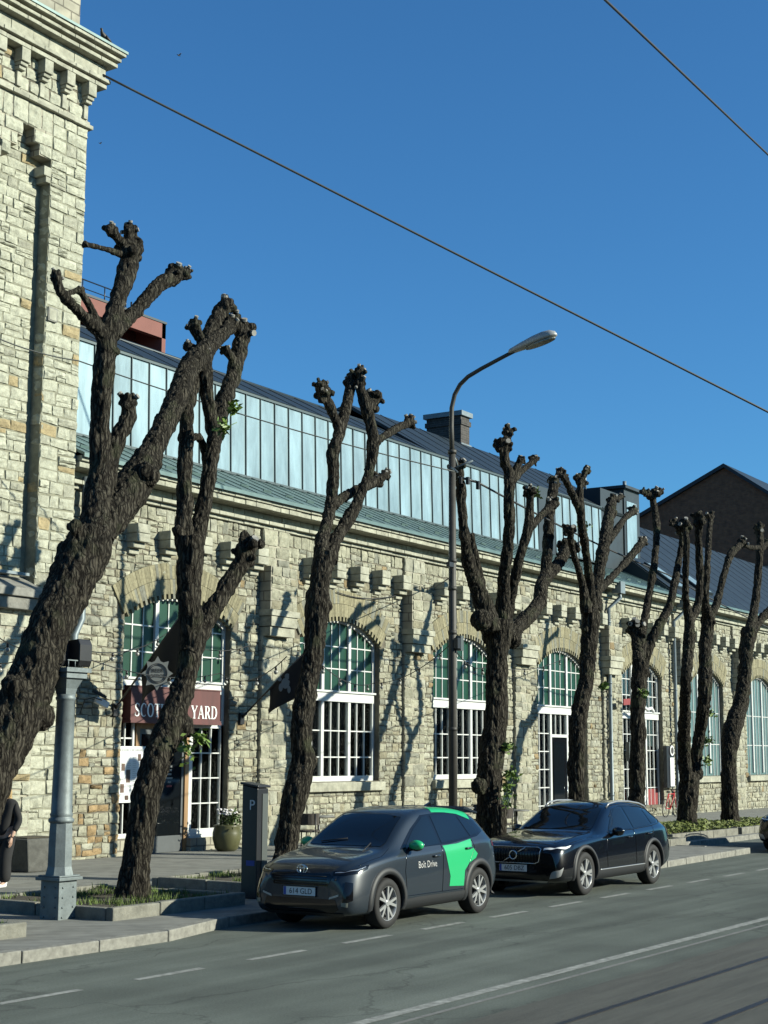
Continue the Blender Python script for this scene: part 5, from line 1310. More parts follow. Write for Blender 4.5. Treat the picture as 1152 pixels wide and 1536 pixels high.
# ================================================================== IRON POST
IX, IY = 15.7, 15.2
post = thing('iron_post', 'grey cast iron post on a riveted square base with two black floodlights on top', 'post', (IX, IY, PZ))
b = MB(); hb = .17
b.box(IX-hb, IX+hb, IY-hb, IY+hb, 0, .64); b.box(IX-hb-.055, IX+hb+.055, IY-hb-.055, IY+hb+.055, .64, .685)
b.box(IX-hb-.03, IX+hb+.03, IY-hb-.03, IY+hb+.03, .685, .71)
b.build('base', 'cast_iron', post, bevel=.008)
b = MB()
for z in (.16, .29, .42, .55):
    for dx in (-.10, .10): b.ball((IX+dx, IY-hb-.004, z), .015, 1); b.ball((IX-hb-.004, IY+dx, z), .015, 1)
b.build('rivets', 'cast_iron', post)
b = MB()
def poly_ring(b, prof, n, rot=0):
    rings = []
    for r, z in prof: rings.append([b.bm.verts.new((IX+r*math.cos(2*math.pi*k/n+rot), IY+r*math.sin(2*math.pi*k/n+rot), z)) for k in range(n)])
    for r0, r1 in zip(rings, rings[1:]):
        for k in range(n): b.bm.faces.new((r0[k], r0[(k+1) % n], r1[(k+1) % n], r1[k]))
    b.bm.faces.new(rings[0][::-1]); b.bm.faces.new(rings[-1])
poly_ring(b, [(.20, .71), (.172, .82), (.168, 1.2), (.16, 1.40)], 8, math.pi/8); b.build('octagonal_shaft', 'cast_iron', post)
b = MB(); b.lathe((IX, IY, 0), [(.16, 1.40), (.175, 1.42), (.175, 1.45), (.15, 1.47), (.15, 1.49), (.16, 1.51), (.145, 1.54), (.132, 2.3), (.122, 3.05), (.128, 3.06), (.143, 3.09), (.128, 3.11), (.128, 3.14)], 28); b.build('shaft', 'cast_iron', post)
b = MB(); poly_ring(b, [(.13, 3.14), (.15, 3.22), (.22, 3.34), (.24, 3.36)], 4, math.pi/4); b.box(IX-.2, IX+.2, IY-.2, IY+.2, 3.36, 3.44); b.box(IX-.24, IX+.24, IY-.24, IY+.24, 3.44, 3.50)
for dx in (-.2, -.07, .07, .2): b.tube([(IX+dx, IY-.22, 3.5), (IX+dx, IY-.22, 3.6)], .008, 5)
b.box(IX-.22, IX+.22, IY-.23, IY-.21, 3.59, 3.605)
b.build('capital', 'cast_iron', post)
for k, (dx, dy) in enumerate(((-.13, .08), (.10, -.12))):
    fl = MB(); cx_, cy_ = IX+dx, IY+dy
    prof = [(-.15, 3.52), (.11, 3.52), (.14, 3.60), (.14, 3.82), (.10, 3.90), (-.12, 3.88), (-.17, 3.80), (-.15, 3.7)]
    fl.prism(prof, lambda u, v, d: (cx_+d, cy_-u, v), -.12, .12); o = fl.build('floodlight', 'black_metal', post, bevel=.015)
b = MB(); b.tube([(IX+.05, IY, 3.5), (IX+.05, IY, 3.62)], .05, 12); b.build('floodlight_foot', 'cast_iron', post)

# ================================================================== PARKING MACHINE
pm = onZ(392, 1348, PZ); mx_, my_ = pm.x, pm.y
pk = thing('parking_machine', 'tall dark parking ticket machine with a white letter P, beside the grey car', 'parking machine', (mx_, my_+.15, PZ))
b = MB(); b.prism([(-.15, 0), (.15, 0), (.15, 1.68), (-.15, 1.74)], lambda u, v, d: (mx_+d, my_+.15+u*-1, PZ+v), -.14, .14); b.build('cabinet', 'machine_dark', pk, bevel=.012)
b = MB(); b.box(mx_-.02, mx_+.12, my_-.012, my_-.002, PZ+.1, PZ+1.6); b.build('edge_panel', 'machine_edge', pk)
b = MB(); b.prism([(-.18, 1.745), (.18, 1.69), (.18, 1.725), (-.18, 1.78)], lambda u, v, d: (mx_+d, my_+.15-u, PZ+v), -.165, .165); b.build('roof', 'machine_dark', pk, bevel=.01)
lettering('P', .22, 'sticker_white', (mx_-.145, my_+.10, PZ+1.42), (0, -1, 0), (0, 0, 1), pk, 'letter')
b = MB(); b.box(mx_-.144, mx_-.14, my_+.04, my_+.20, PZ+.5, PZ+.58); b.build('blue_sticker', 'sign_blue', pk)

# ================================================================== PUB SIGN, FLAGS, MENU
def serif_text(s, h, c, ax, az_, an, mt, parent, w_tot):
    """small roman capitals: thick stems, thin joins, slab serifs and curved bowls"""
    T, t = .17, .07
    G = {'S': .62, 'C': .72, 'O': .78, 'T': .70, 'L': .64, 'A': .80, 'N': .84, 'D': .78, 'Y': .80, 'R': .78, ' ': .42}
    def bar(p, q, w0): return ('l', p, q, w0)
    def arc(cx, cy, rx, ry, a0, a1, n=14): return [(cx+rx*math.cos(R(lerp(a0, a1, k/n))), cy+ry*math.sin(R(lerp(a0, a1, k/n)))) for k in range(n+1)]
    def glyph(ch):
        o = []
        ser = lambda x, y, w0=.30: o.append(bar((x-w0/2, y), (x+w0/2, y), .055))
        if ch == 'L': o += [bar((.16, 0), (.16, 1), T), bar((.1, .03), (.56, .03), .07), bar((.55, .0), (.55, .24), .06)]; ser(.16, .97); ser(.16, .03)
        if ch == 'T': o += [bar((.35, 0), (.35, 1), T), bar((.02, .965), (.68, .965), .07), bar((.04, .76), (.04, 1), .06), bar((.66, .76), (.66, 1), .06)]; ser(.35, .03)
        if ch == 'A': o += [bar((.10, .03), (.40, 1), t), bar((.40, 1), (.68, .03), T), bar((.2, .35), (.56, .35), .06)]; ser(.1, .03, .24); ser(.68, .03, .28)
        if ch == 'N': o += [bar((.14, .0), (.14, 1), t), bar((.70, .0), (.70, 1), t), bar((.14, 1), (.68, .02), T)]; ser(.14, .03, .26); ser(.12, .97, .24); ser(.70, .97, .26)
        if ch == 'Y': o += [bar((.10, .97), (.40, .45), T), bar((.72, .97), (.40, .45), t), bar((.40, .5), (.40, 0), T)]; ser(.12, .97, .28); ser(.70, .97, .24); ser(.40, .03)
        if ch in 'RD': o += [bar((.16, 0), (.16, 1), T)]; ser(.16, .03); ser(.14, .97, .26)
        if ch == 'D': o.append(('c', [(.1, .965), (.34, .965)]+arc(.32, .5, .36, .465, 88, -88)+[(.1, .035)], [.06, .07]+[.07+.11*math.sin(math.pi*k/14) for k in range(15)]+[.06]))
        if ch == 'R': o.append(('c', [(.1, .965), (.34, .965)]+arc(.34, .735, .24, .23, 88, -88)+[(.16, .505)], [.06, .07]+[.06+.10*math.sin(math.pi*k/14) for k in range(15)]+[.06])); o += [bar((.38, .5), (.66, .03), T)]; ser(.68, .03, .22)
        if ch == 'O': o.append(('c', arc(.39, .5, .31, .475, 0, 360, 28), [.07+.11*abs(math.cos(2*math.pi*k/28)) for k in range(29)]))
        if ch == 'C': o.append(('c', arc(.40, .5, .31, .475, 48, 312, 24), [.06+.12*abs(math.cos(R(lerp(48, 312, k/24)))) if 90 < lerp(48, 312, k/24) < 270 else .07 for k in range(25)])); o += [bar((.62, .68), (.62, .95), .055)]
        if ch == 'S': o.append(('c', arc(.31, .73, .20, .235, 30, 180, 8)+[(.2, .60), (.42, .44)]+arc(.30, .27, .22, .235, 20, -150, 8), [.06]*3+[.1]*6+[.17, .17]+[.13]*4+[.07]*5)); o += [bar((.52, .74), (.52, .96), .05), bar((.07, .05), (.07, .28), .05)]
        return o
    tot = sum(G[ch]+.06 for ch in s)*h; k = w_tot/tot; b = MB(); x = -w_tot/2; lay = [0]
    def strip(P, Wd):
        lay[0] = (lay[0]+1) % 9; z0 = .0007*lay[0]
        L_, R_ = [], []
        for i, p in enumerate(P):
            a = Vector(P[max(i-1, 0)]); d = Vector(P[min(i+1, len(P)-1)])-a; d = d.normalized() if d.length else Vector((1, 0)); nn = Vector((-d.y, d.x))*Wd[i]/2; q = Vector(p); L_.append(q+nn); R_.append(q-nn)
        for i in range(len(P)-1):
            pts = [L_[i], L_[i+1], R_[i+1], R_[i]]
            for dz in (.004+z0,): b.face([Vector(c)+ax*(x+p.x*h*k)+az_*(p.y*h-h/2)+an*dz for p in pts])
    for ch in s:
        for e in glyph(ch):
            if e[0] == 'l': strip([e[1], e[2]], [e[3], e[3]])
            else: strip(e[1], e[2])
        x += (G[ch]+.06)*h*k
    return b.build('lettering', mt, parent, normals=False)
sg = thing('pub_sign', 'dark red sign board with white SCOTLAND YARD lettering over the pub door', 'sign', (27.7, HY, 3.0))
b = MB(); b.box(26.12, 29.30, HY-.10, HY+.2, 3.10, 3.84); b.build('board', 'maroon', sg, bevel=.01)
b = MB(); b.box(26.10, 29.32, HY-.13, HY+.21, 3.04, 3.10); b.box(26.10, 29.32, HY-.115, HY-.10, 3.10, 3.14); b.box(26.10, 29.32, HY-.12, HY+.2, 3.84, 3.87); b.build('moulding', 'maroon', sg)
serif_text('SCOTLAND YARD', .30, (27.71, HY-.105, 3.33), Vector((1, 0, 0)), Vector((0, 0, 1)), Vector((0, -1, 0)), 'sticker_white', sg, 2.95)
def flag(x, z, label, kind, tip, corner, seed):
    """a pole leaning out from the wall and the black cloth hanging slack from it"""
    B_ = Vector((x, HY-.03, z)); T_ = Vector(tip); t = thing('flag', label, 'flag', B_)
    b = MB(); b.tube([B_, T_], .022, 8); b.build('pole', 'black_metal', t)
    b = MB(); b.box(x-.08, x+.08, HY-.08, HY-.02, z-.14, z+.14); b.tube([B_, B_+(T_-B_).normalized()*.2], .035, 8); b.build('wall_bracket', 'black_metal', t)
    d = (T_-B_); A0 = B_+d*.40; A1 = T_; drop = corner; b = MB(); n, m = 14, 12; V = []; hor = Vector((d.x, d.y, 0)).normalized(); sd = Vector((-hor.y, hor.x, 0))
    for i in range(n+1):
        s = i/n; top_ = A0.lerp(A1, s); row = []
        for j in range(m+1):
            q = j/m; p = top_+Vector((0, 0, -1))*q*drop*(.55+.45*s)-hor*q*.16*s+sd*.07*math.sin(6.5*s+q*1.5+seed)*(.3+q)
            row.append(b.bm.verts.new(p))
        V.append(row)
    for i in range(n):
        for j in range(m): b.bm.faces.new((V[i][j], V[i+1][j], V[i+1][j+1], V[i][j+1])).smooth = True
    pts = {(i, j): V[i][j].co.copy() for i in range(n+1) for j in range(m+1)}
    cloth = b.build('cloth', 'flag_cloth', t, normals=False)
    md = cloth.modifiers.new('thick', 'SOLIDIFY'); md.thickness = .006
    return t, cloth, pts, sd
f1 = onY(272, 922, HY-2.2)
t1, cl1, _p1, sd1 = flag(26.02-.35, onY(157, 1064, HY).z, 'black flag with a grey BEER OFFICE star badge hanging over the pub sign', 'a', f1, 1.25, 1)
bc = onY(236, 1010, HY-1.9); rtv = Vector((.62, -.78, 0)); upz = Vector((0, 0, 1)); nn_ = rtv.cross(upz)
b = MB(); star = []
for k in range(24):
    a = 2*math.pi*k/24; r_ = .33 if k % 3 == 0 else .24; star.append(bc+rtv*r_*math.sin(a)+upz*r_*math.cos(a)*1.1)
b.face(star); b.face([p-nn_*.004 for p in star][::-1])
st_ = b.build('star_badge', 'badge_grey', t1, normals=False)
b = MB(); 
for r_ in (.205, .175): b.tube([bc+nn_*.006+rtv*r_*math.sin(2*math.pi*k/28)+upz*r_*math.cos(2*math.pi*k/28) for k in range(29)], .006, 5)
b.build('badge_rings', 'flag_cloth', st_)
lettering('BEER', .11, 'flag_cloth', bc+nn_*.006+upz*.055, rtv, upz, st_, 'badge_letters', .001, width=.25); lettering('OFFICE', .10, 'flag_cloth', bc+nn_*.006-upz*.06, rtv, upz, st_, 'badge_letters', .001, width=.30)
f2 = onY(470, 965, HY-2.0); z2 = onY(360, 1078, HY)
t2, cl2, _p2, sd2 = flag(z2.x, z2.z, 'black flag with a white emblem on a leaning pole left of the second window', 'b', f2, 1.1, 2)
ec = onY(428, 1025, HY-1.3); b = MB()
for cx_, cz_, rx_, rz_ in ((0, 0, .10, .13), (.05, .17, .07, .07), (-.11, -.10, .05, .10), (.09, -.15, .04, .09), (-.14, .10, .05, .05), (.14, .05, .09, .03)):
    b.face([ec+nn_*.002+rtv*(cx_+rx_*math.sin(2*math.pi*k/14))+upz*(cz_+rz_*math.cos(2*math.pi*k/14))+nn_*(.002*(cx_+cz_)) for k in range(14)])
b.build('white_emblem', 'badge_grey', t2, normals=False)
# wall spotlight beside the first flag
wl_ = onY(150, 1054, HY-.25)
t = thing('wall_spotlight', 'small white and dark spotlight on a bent arm on the wall left of the pub', 'wall lamp', (wl_.x, HY, wl_.z-.1))
b = MB(); b.tube([(wl_.x-.35, HY, wl_.z-.25), (wl_.x-.42, HY-.2, wl_.z+.05), (wl_.x-.3, HY-.35, wl_.z+.1), (wl_.x-.05, HY-.35, wl_.z+.05)], .012, 6); b.build('arm', 'wire', t)
b = MB(); b.obox((wl_.x+.0, HY-.3, wl_.z+.0), Vector((.85, -.35, -.4)).normalized(), Vector((.4, .9, 0)).normalized(), Vector((.35, -.16, .92)).normalized(), .16, .07, .07); b.build('housing', 'board_white', t, bevel=.02)
b = MB(); b.obox((wl_.x-.06, HY-.28, wl_.z+.18), Vector((.85, -.35, -.4)).normalized(), Vector((.4, .9, 0)).normalized(), Vector((.35, -.16, .92)).normalized(), .17, .03, .03); b.build('bracket', 'black_metal', t)
# menu board
mb = thing('menu_board', 'white printed menu board with small pictures on the side light left of the pub door', 'notice board', (26.4, FY, 1.3))
b = MB(); b.box(25.97, 26.95, FY-.07, FY-.03, 1.28, 2.52); b.build('board', 'board_white', mb, bevel=.005)
b = MB(); rm = random.Random(3)
for (x, z, w_, h_) in ((26.08, 1.98, .11, .16), (26.24, 1.72, .13, .28), (26.06, 1.50, .12, .19), (26.22, 1.34, .11, .10), (26.62, 2.2, .1, .15), (26.72, 1.75, .12, .2), (26.58, 1.45, .13, .16)): b = MB(); b.box(x, x+w_, FY-.075, FY-.0705, z, z+h_); b.build('picture', 'photo_brown', mb)
b = MB()
for k in range(16): x = 26.04+.052*k; b.box(x, x+rm.uniform(.02, .042), FY-.075, FY-.0705, 2.41, 2.46)
for cx_ in (26.02, 26.27, 26.45, 26.78):
    for k in range(22):
        z = 2.32-.045*k
        if rm.random() < .75: b.box(cx_, cx_+rm.uniform(.06, .14), FY-.0735, FY-.0705, z, z+.010)
mat('print_grey', (.42, .43, .43), .8); b.build('printed_lines', 'print_grey', mb)
# notices and boxes further along the wall
def wall_sign(name, px, w_, h_, mt, label, cat, d=.08, Y=HY-.1):
    c = onY(*px, Y); b = MB(); b.box(c.x-w_/2, c.x+w_/2, Y-d, Y, c.z-h_/2, c.z+h_/2); return c, b
c, b = wall_sign('wall', (1001, 1150), .75, 1.6, 'board_white', '', '', .14)
t = thing('wall_sign_box', 'pale upright sign box on a dark back panel right of the fifth window', 'sign', (c.x, HY, c.z-.8)); b.build('box', 'machine_dark', t)
b = MB(); b.box(c.x-.1, c.x+.30, HY-.27, HY-.245, c.z-.75, c.z+.35); b.mi = 1; b.lathe((c.x+.1, HY-.27, c.z+.62), [(.2, -.01), (.2, .02)], 20, 'y'); b.build('face', ['board_white', 'board_white'], t)
b = MB(); b.lathe((c.x+.1, HY-.285, c.z+.62), [(.13, -.005), (.13, .005)], 20, 'y'); b.build('disc', 'ink', t)
c = onY(962, 1063, HY-.5)
t = thing('ribbon_sign', 'projecting sign with a white wavy ribbon, red patch and green leaf over the fifth doorway', 'sign', (c.x, HY, c.z-.3))
b = MB(); b.prism([(-1.6, .08), (-1.0, .12), (-1.0, .34), (-1.6, .30)], lambda u, v, d: (c.x+u, c.y+d, c.z+v), 0, .04); b.build('red_panel', 'sign_red', t)
b = MB(); b.tube([(c.x-.6, c.y-.02, c.z+.2), (c.x-.3, c.y-.02, c.z+.02), (c.x+.1, c.y-.02, c.z+.1), (c.x+.5, c.y-.02, c.z-.02), (c.x+.9, c.y-.02, c.z+.04), (c.x+1.1, c.y-.02, c.z-.08)], .06, 8); b.build('white_ribbon', 'board_white', t)
b = MB(); b.prism([(-.3, .2), (.1, .22), (.6, .45), (.3, .5), (-.1, .4)], lambda u, v, d: (c.x+u, c.y+d, c.z+v), 0, .04); b.build('green_leaf', 'ivy_leaf', t)
b = MB(); b.tube([(c.x-1, HY, c.z+.15), (c.x-1, c.y, c.z+.15)], .02, 6); b.tube([(c.x+.3, HY, c.z+.1), (c.x+.3, c.y, c.z+.1)], .02, 6); b.build('bracket', 'black_metal', t)

# ================================================================== POTS, FURNITURE
def blossom_pot(P):
    t = thing('flower_pot', 'olive glazed round pot with white flowers right of the pub window', 'plant pot', P)
    b = MB(); b.lathe(P, [(.20, 0), (.27, .06), (.33, .28), (.335, .42), (.30, .55), (.315, .58), (.30, .60), (.27, .585), (.26, .5)], 28); b.build('pot', 'olive_glaze', t)
    rr = random.Random(6); leaf_cluster(t, [(Vector(P)+Vector((rr.uniform(-.2, .2), rr.uniform(-.2, .2), .68+rr.uniform(0, .1))), .16) for _ in range(7)], 'foliage', 'ivy_leaf', 50, .05, 6)
    b = MB()
    for _ in range(26): b.ball(Vector(P)+Vector((rr.gauss(-.08, .12), rr.gauss(-.05, .10), .86+rr.uniform(-.06, .10))), rr.uniform(.03, .05), 1, (1, 1, .6))
    b.build('blossoms', 'petal', t)
blossom_pot(Vector((28.95, 22.75, PZ)))
t = thing('stone_trough', 'square dark stone trough at the wall foot beside the person', 'planter', (22.1, 22.2, PZ))
q = onY(44, 1300, 21.9)
b = MB(); X_ = q.x
b.prism([(X_-.42, PZ), (X_+.40, PZ), (X_+.46, PZ+.62), (X_-.48, PZ+.62)], lambda u, v, d: (u, d, v), 21.5, 22.3); b.build('trough', 'stone_box', t, bevel=.03)
b = MB(); b.box(X_-.38, X_+.36, 21.6, 22.2, PZ+.625, PZ+.64); b.build('soil', 'soil', t)
def chair(P, rot, label, tilt=0):
    t = thing('bistro_chair', label, 'chair', P, 'bistro chairs on the pavement'); c, s = math.cos(rot), math.sin(rot)
    W_ = lambda x, y, z: Vector(P)+Vector((x*c-y*s, x*s+y*c, z))
    for x in (-.22, .22):
        b = MB(); b.tube([W_(x, -.22, 0), W_(x*.95, -.2, .44)], .016, 6); b.build('leg', 'black_metal', t)
        b = MB(); b.tube([W_(x, .24, 0), W_(x*.95, .20, .44), W_(x*.95, .28, .86)], .016, 6); b.build('leg', 'black_metal', t)
    b = MB(); b.lathe(W_(0, 0, 0), [(.05, .43), (.25, .43), (.26, .45), (.25, .47), (.05, .47)], 20); b.build('seat', 'rattan', t)
    b = MB(); n = 9
    for k in range(n):
        a0 = R(lerp(20, 160, k/n)); a1 = R(lerp(20, 160, (k+1)/n))
        for z0, z1 in ((.60, .84),):
            p = [W_(.27*math.cos(a0), .05+.24*math.sin(a0), z0), W_(.27*math.cos(a1), .05+.24*math.sin(a1), z0), W_(.28*math.cos(a1), .08+.25*math.sin(a1), z1), W_(.28*math.cos(a0), .08+.25*math.sin(a0), z1)]
            b.face(p)
    o = b.build('backrest', 'rattan', t); md = o.modifiers.new('thick', 'SOLIDIFY'); md.thickness = .02
    b = MB(); b.tube([W_(.28*math.cos(R(a)), .08+.25*math.sin(R(a)), .85) for a in range(-10, 191, 20)], .018, 6); b.build('top_rail', 'rattan', t)
def table(P, label, r=.34, h=.74, tilt=0):
    t = thing('bistro_table', label, 'table', P, 'bistro tables on the pavement'); P = Vector(P)
    b = MB(); b.lathe(P, [(r-.01, h-.03), (r, h-.02), (r, h), (r-.01, h+.008)], 28); b.build('table_top', 'table_grey', t)
    b = MB(); b.tube([P+Vector((0, 0, .03)), P+Vector((0, 0, h-.03))], .03, 10); b.build('column', 'black_metal', t)
    b = MB(); b.lathe(P, [(.24, 0), (.24, .02), (.05, .05)], 20); b.build('foot', 'black_metal', t)
p = onY(478, 1232, 21.4); table((p.x, 21.4, PZ), 'round grey bistro table under the second window, above the crossover bonnet', .38, .78)
chair((p.x-.55, 21.3, PZ), 2.0, 'rattan chair left of the round table under the second window'); chair((p.x+.1, 20.6, PZ), 3.3, 'rattan chair in front of the round table under the second window')
p = onY(692, 1222, 21.6); table((p.x, 21.6, PZ), 'round bistro table just right of the lamp post foot', .36, .80)
chair((p.x+.7, 21.4, PZ), -1.5, 'chair at the table right of the lamp post foot')
p = onY(752, 1235, 19.6); chair((p.x, 19.6, PZ), 2.6, 'dark armchair between the five limbed tree and the black car'); p = onY(775, 1232, 20.0); table((p.x, 20.0, PZ), 'bistro table showing over the bonnet of the black car', .36, .76)
# cut stump with young shoots against the five limbed tree
P = Vector((onY(749, 1240, 15.9).x, 15.9, .16)); t = thing('tree_stump', 'short cut stump standing against the five limbed tree', 'tree stump', P)
woody('trunk', [[(P+Vector((0, 0, -.2)), .19), (P+Vector((0, 0, .5)), .17), (P+Vector((.02, 0, 1.15)), .165)]], [(P+Vector((.05, -.05, .3)), .13)], t, .03, 40, .8)
leaf_cluster(t, [(P+Vector((.15, -.1, 1.2)), .18)], seed=9, n=35); leaf_cluster(t, [(P+Vector((.22, -.1, 1.5)), .14)], seed=10, n=35)

# ================================================================== RED BICYCLE
P = onZ(1006, 1222, PZ); P = Vector((onY(1006, 1200, 22.6).x, 22.6, PZ)); t = thing('bicycle', 'red bicycle leaning on the wall under the sign box', 'bicycle', P)
for dx in (-.52, .52):
    b = MB(); c = P+Vector((dx, 0, .33)); b.tube([c+Vector((.33*math.cos(2*math.pi*k/28), 0, .33*math.sin(2*math.pi*k/28))) for k in range(29)], .02, 6); o = b.build('wheel', 'rubber', t)
    b = MB()
    for k in range(6): a = math.pi*k/6; d = Vector((math.cos(a), 0, math.sin(a)))*.32; b.tube([c-d, c+d], .004, 4)
    b.build('spokes', 'alloy', o)
b = MB(); A, B_, C_, D_, E_ = (P+Vector(v) for v in ((-.52, 0, .33), (-.05, 0, .30), (-.2, 0, .85), (.38, 0, .85), (.52, 0, .33)))
for s_, e_ in ((A, B_), (A, C_), (B_, C_), (C_, D_), (B_, D_), (D_, E_), (D_, D_+Vector((-.03, 0, .15)))): b.tube([s_, e_], .022, 8)
b.build('frame', 'bike_red', t)
b = MB(); b.tube([D_+Vector((-.03, -.25, .17)), D_+Vector((-.03, .25, .17))], .016, 6); b.build('handlebar', 'black_metal', t); b = MB(); b.ball(C_+Vector((0, 0, .08)), .11, 2, (1.2, .6, .4)); b.build('saddle', 'rubber', t)

# ================================================================== PERSON
P = onZ(3, 1331, PZ); PP = Vector((P.x, P.y, PZ))
per = thing('person', 'blond person in a black hooded jacket and wide black trousers walking at the left edge', 'person', PP)
def skin(name, verts, edges, mt, parent, lv=2):
    me = bpy.data.meshes.new(name); me.from_pydata([Vector(v[0]) for v in verts], edges, []); o = link(bpy.data.objects.new(name, me))
    md = o.modifiers.new('skin', 'SKIN'); md.use_smooth_shade = True
    for i, v in enumerate(verts):
        r_ = v[1]; me.skin_vertices[0].data[i].radius = (r_, r_) if not isinstance(r_, tuple) else r_
    me.skin_vertices[0].data[0].use_root = True
    s_ = o.modifiers.new('sub', 'SUBSURF'); s_.levels = lv; s_.render_levels = lv
    m2 = evaluated(o); o.modifiers.clear(); o.data = m2; m2.materials.clear(); m2.materials.append(M[mt])
    for f in m2.polygons: f.use_smooth = True
    o.parent = parent; return o
# local frame: the person faces along -X (walking with the street on the left hand), y across the shoulders
V = [((0, 0, .95), .145), ((0, 0, 1.15), .135), ((-.01, 0, 1.36), .15), ((-.02, 0, 1.47), .07), ((-.04, 0, 1.55), .055),
     ((-.05, 0, 1.62), .085), ((-.05, 0, 1.70), .085),
     ((0, -.19, 1.40), .065), ((.06, -.25, 1.14), .048), ((-.07, -.24, .92), .036), ((-.10, -.235, .86), .03),
     ((0, .19, 1.40), .065), ((-.04, .26, 1.14), .048), ((-.16, .22, .93), .036), ((-.2, .21, .87), .03),
     ((.02, -.09, .86), .10), ((-.10, -.10, .50), .07), ((-.08, -.10, .10), .045), ((-.20, -.10, .04), .035),
     ((.02, .09, .86), .10), ((.06, .10, .50), .07), ((.20, .10, .12), .045), ((.10, .10, .04), .035)]
E_ = [(0, 1), (1, 2), (2, 3), (3, 4), (4, 5), (5, 6), (2, 7), (7, 8), (8, 9), (9, 10), (2, 11), (11, 12), (12, 13), (13, 14), (0, 15), (15, 16), (16, 17), (17, 18), (0, 19), (19, 20), (20, 21), (21, 22)]
skin('body', V, E_, 'skin', per)
skin('jacket', [((0, 0, .84), .17), ((0, 0, 1.12), .165), ((-.01, 0, 1.38), .175), ((-.005, 0, 1.49), .11), ((0, -.20, 1.40), .085), ((.06, -.27, 1.14), .07), ((-.06, -.25, .95), .055), ((0, .20, 1.40), .085), ((-.04, .28, 1.14), .07), ((-.14, .23, .96), .055), ((.09, 0, 1.47), .10)],
     [(0, 1), (1, 2), (2, 3), (2, 4), (4, 5), (5, 6), (2, 7), (7, 8), (8, 9), (2, 10)], 'coat_black', per)
skin('trousers', [((0, 0, .95), .155), ((.01, -.10, .82), .125), ((-.09, -.105, .48), .115), ((-.08, -.105, .07), .125), ((.01, .10, .82), .125), ((.06, .105, .48), .115), ((.17, .105, .09), .12)], [(0, 1), (1, 2), (2, 3), (0, 4), (4, 5), (5, 6)], 'coat_black', per)
for x, y, z in ((-.08, -.10, .0), (.19, .10, .02)):
    skin('shoe', [((x+.06, y, z+.045), .045), ((x-.08, y, z+.04), .042), ((x-.17, y, z+.032), .034)], [(0, 1), (1, 2)], 'shoe_white', per)
b = MB(); rh = random.Random(1); b.ball((-.03, 0, 1.69), .115, 3, (1.0, .95, 1.08)); b.ball((.03, 0, 1.62), .10, 2, (.9, 1, 1.2)); b.ball((.07, 0, 1.53), .07, 2, (.8, 1.1, 1.3))
for v in b.bm.verts:
    v.co += Vector((rh.gauss(0, .006), rh.gauss(0, .006), rh.gauss(0, .004)))
    if v.co.x < -.085 and v.co.z < 1.72: v.co.x = -.085
h_ = b.build('hair', 'blond_hair', None); h_.parent = per
b = MB(); b.ball((-.148, 0, 1.635), .016, 1, (1, .8, 1.3)); 
o = b.build('nose', 'skin', None); o.parent = per
for y in (-.033, .033):
    b = MB(); b.ball((-.128, y, 1.672), .011, 1); o = b.build('eye', 'ink', None); o.parent = per
b = MB(); b.ball((-.132, 0, 1.592), .014, 1, (.4, 1.5, .4)); o = b.build('mouth', 'sign_red', None); o.parent = per
for sy, hx in ((-1, (-.10, -.235, .86)), (1, (-.2, .21, .87))):
    hv = [(hx, .028), ((hx[0]-.02, hx[1], hx[2]-.07), .034)]; he = [(0, 1)]
    for k in range(4):
        bx = hx[0]-.045+.022*k; n0 = len(hv); L = (.07, .08, .075, .06)[k]
        hv += [((bx, hx[1], hx[2]-.10), .010), ((bx-.006, hx[1]+.008*sy*-1, hx[2]-.10-L*.55), .009), ((bx-.004, hx[1]-.022*sy, hx[2]-.10-L*.95), .008)]; he += [(1, n0), (n0, n0+1), (n0+1, n0+2)]
    n0 = len(hv); hv += [((hx[0]-.05, hx[1], hx[2]-.055), .011), ((hx[0]-.062, hx[1]-.01*sy, hx[2]-.10), .009)]; he += [(1, n0), (n0, n0+1)]
    skin('hand', hv, he, 'skin', per, 1)
for o in kids(per):
    o.scale = (.96, .96, .96)
b = MB(); b.tube([(-.05, -.12, 1.45), (-.14, .10, 1.2), (-.06, .24, .98)], .015, 6); b.obox((-.04, .29, .86), Vector((1, 0, 0)), Vector((0, 1, 0)), Vector((0, 0, 1)), .14, .05, .12)
o = b.build('shoulder_bag', 'flag_cloth', None, bevel=.03); o.parent = per
per.rotation_euler.z = R(8)

# ================================================================== WIRES, BIRDS
def wire(name, pts, r, label, mt='wire', sag=0, group=None):
    P = []
    for a, b_ in zip(pts, pts[1:]):
        a, b_ = Vector(a), Vector(b_); n = 24
        for k in range(n): t = k/n; P.append(a.lerp(b_, t)-Vector((0, 0, sag*4*t*(1-t))))
    P.append(Vector(pts[-1])); b = MB(); b.tube(P, r, 8); o = b.build(name, mt); place(o, P[0]); return tag(o, label, 'wire', group)
wire('span_wire', [(23.95, 22.75, 17.32), onY(1152, 618, 11.5), onY(1152, 618, 11.5)+(onY(1152, 618, 11.5)-Vector((23.95, 22.75, 17.32)))*.5], .027, 'thick dark cable from the tower cornice down across the sky to the right edge', 'wire_grey', .0)
wire('trolley_wire', [onY(880, -28, 4.5), onY(908, 0, 4.6), onY(1152, 232, 5.4), onY(1400, 475, 6.4)], .011, 'dark wire crossing the top right corner of the sky', 'wire', .0)
wire('guy_wire', [onY(-60, 480, 22), onY(117, 541, 21), (LX-.35, LY-.3, 8.37)], .014, 'slack thin wire from the left edge past the trees to the lamp post', 'wire_grey', .12)
wire('feeder_wire', [(LX+.5, LY-.3, 8.3), onY(1002, 862, 17.5), onY(1200, 962, 18)], .024, 'dark cable running from the lamp post to the right past the tree tops', 'wire', .1)
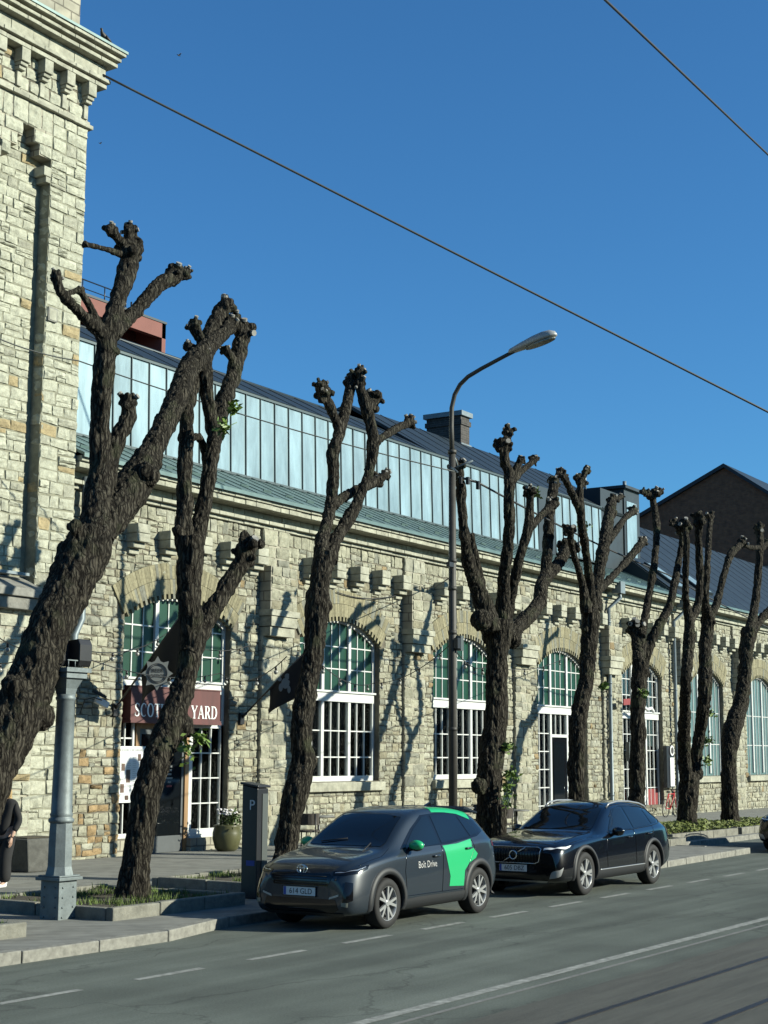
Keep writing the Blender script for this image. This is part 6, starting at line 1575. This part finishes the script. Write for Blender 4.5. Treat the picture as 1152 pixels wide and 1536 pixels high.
def lights(pts, label, n, sag):
    t = thing('string_lights', label, 'string lights', pts[0], 'strings of bulbs along the hall'); P = []
    for a, b_ in zip(pts, pts[1:]):
        a, b_ = Vector(a), Vector(b_)
        for k in range(16): q = k/16; P.append(a.lerp(b_, q)-Vector((0, 0, sag*4*q*(1-q))))
    P.append(Vector(pts[-1])); b = MB(); b.tube(P, .010, 6); b.build('cable', 'wire', t)
    for k in range(n):
        p = P[int((k+.5)/n*(len(P)-1))]; b = MB(); b.tube([p, p-Vector((0, 0, .07))], .022, 8); o = b.build('socket', 'black_metal', t); b = MB(); b.ball(p-Vector((0, 0, .11)), .042, 2); b.build('bulb', 'bulb', o)
lights([onY(-30, 930, 20), onY(95, 968, 16.2), onY(250, 950, HY-.3), onY(375, 968, HY-.3)], 'upper string of dark bulbs crossing the pub fanlight', 12, .25)
lights([onY(-30, 975, 20), onY(60, 958, 17), onY(330, 1010, HY-.3), onY(430, 985, 16.4)], 'lower string of dark bulbs crossing beneath the pub fanlight', 12, .3)
lights([onY(470, 985, 16.4), onY(560, 1025, 21), onY(677, 965, LY), onY(730, 1000, 17), onY(850, 985, HY-.4)], 'string of dark bulbs hung from tree to lamp post before the second and third windows', 16, .22)
wire('wall_cable', [onY(505, 888, HY-.1), onY(560, 898, HY-.1), onY(640, 882, HY-.1), onY(672, 868, LY)], .014, 'slack black cable over the second brick arch to the lamp post', 'wire', .05)
q = onY(162, 43, TY-.55); zt = 17.94
t = thing('cormorant', 'dark bird perched on the tower cornice near its corner', 'bird', (q.x, TY-.45, zt))
B0 = Vector((q.x, TY-.45, zt)); b = MB()
b.tube([B0+Vector(v) for v in ((.36, .0, .10), (.20, 0, .13), (.05, 0, .19), (-.08, 0, .26), (-.13, 0, .33), (-.13, 0, .40), (-.16, 0, .43), (-.20, 0, .425))], [.03, .075, .10, .085, .05, .042, .042, .012], 12); b.build('body', 'bird_black', t)
b = MB(); b.tube([B0+Vector((-.02, -.08, .2)), B0+Vector((.2, -.07, .13)), B0+Vector((.40, -.03, .07))], [.05, .04, .01], 8); b.build('wing', 'bird_black', t)
for y in (-.03, .03):
    b = MB(); b.tube([B0+Vector((.03, y, 0)), B0+Vector((.04, y, .12))], .009, 5); b.build('leg', 'bird_black', t)
t.scale = (.68, .68, .68)
for (px_, py_, s, lab) in ((268, 83, .42, 'tiny flying bird in the sky to the right of the cornice bird'), (150, 215, .28, 'tiny flying bird close to the right edge of the tower')):
    c = onY(px_, py_, 30); b = MB()
    b.tube([c+Vector((-.16, 0, 0))*s, c, c+Vector((.22, 0, .02))*s], [.02*s, .06*s, .015*s], 8)
    for sg_ in (-1, 1): b.prism([(-.06, 0), (.10, 0), (.06, .28), (-.01, .26)], lambda u, v, d: c+Vector((u, sg_*v*.8, v*.45+d))*s, -.008, .008)
    o = b.build('bird', 'bird_black'); place(o, c); tag(o, lab, 'bird', 'birds in flight')
# wall shadows need nothing more: trees, lamp and wires cast them
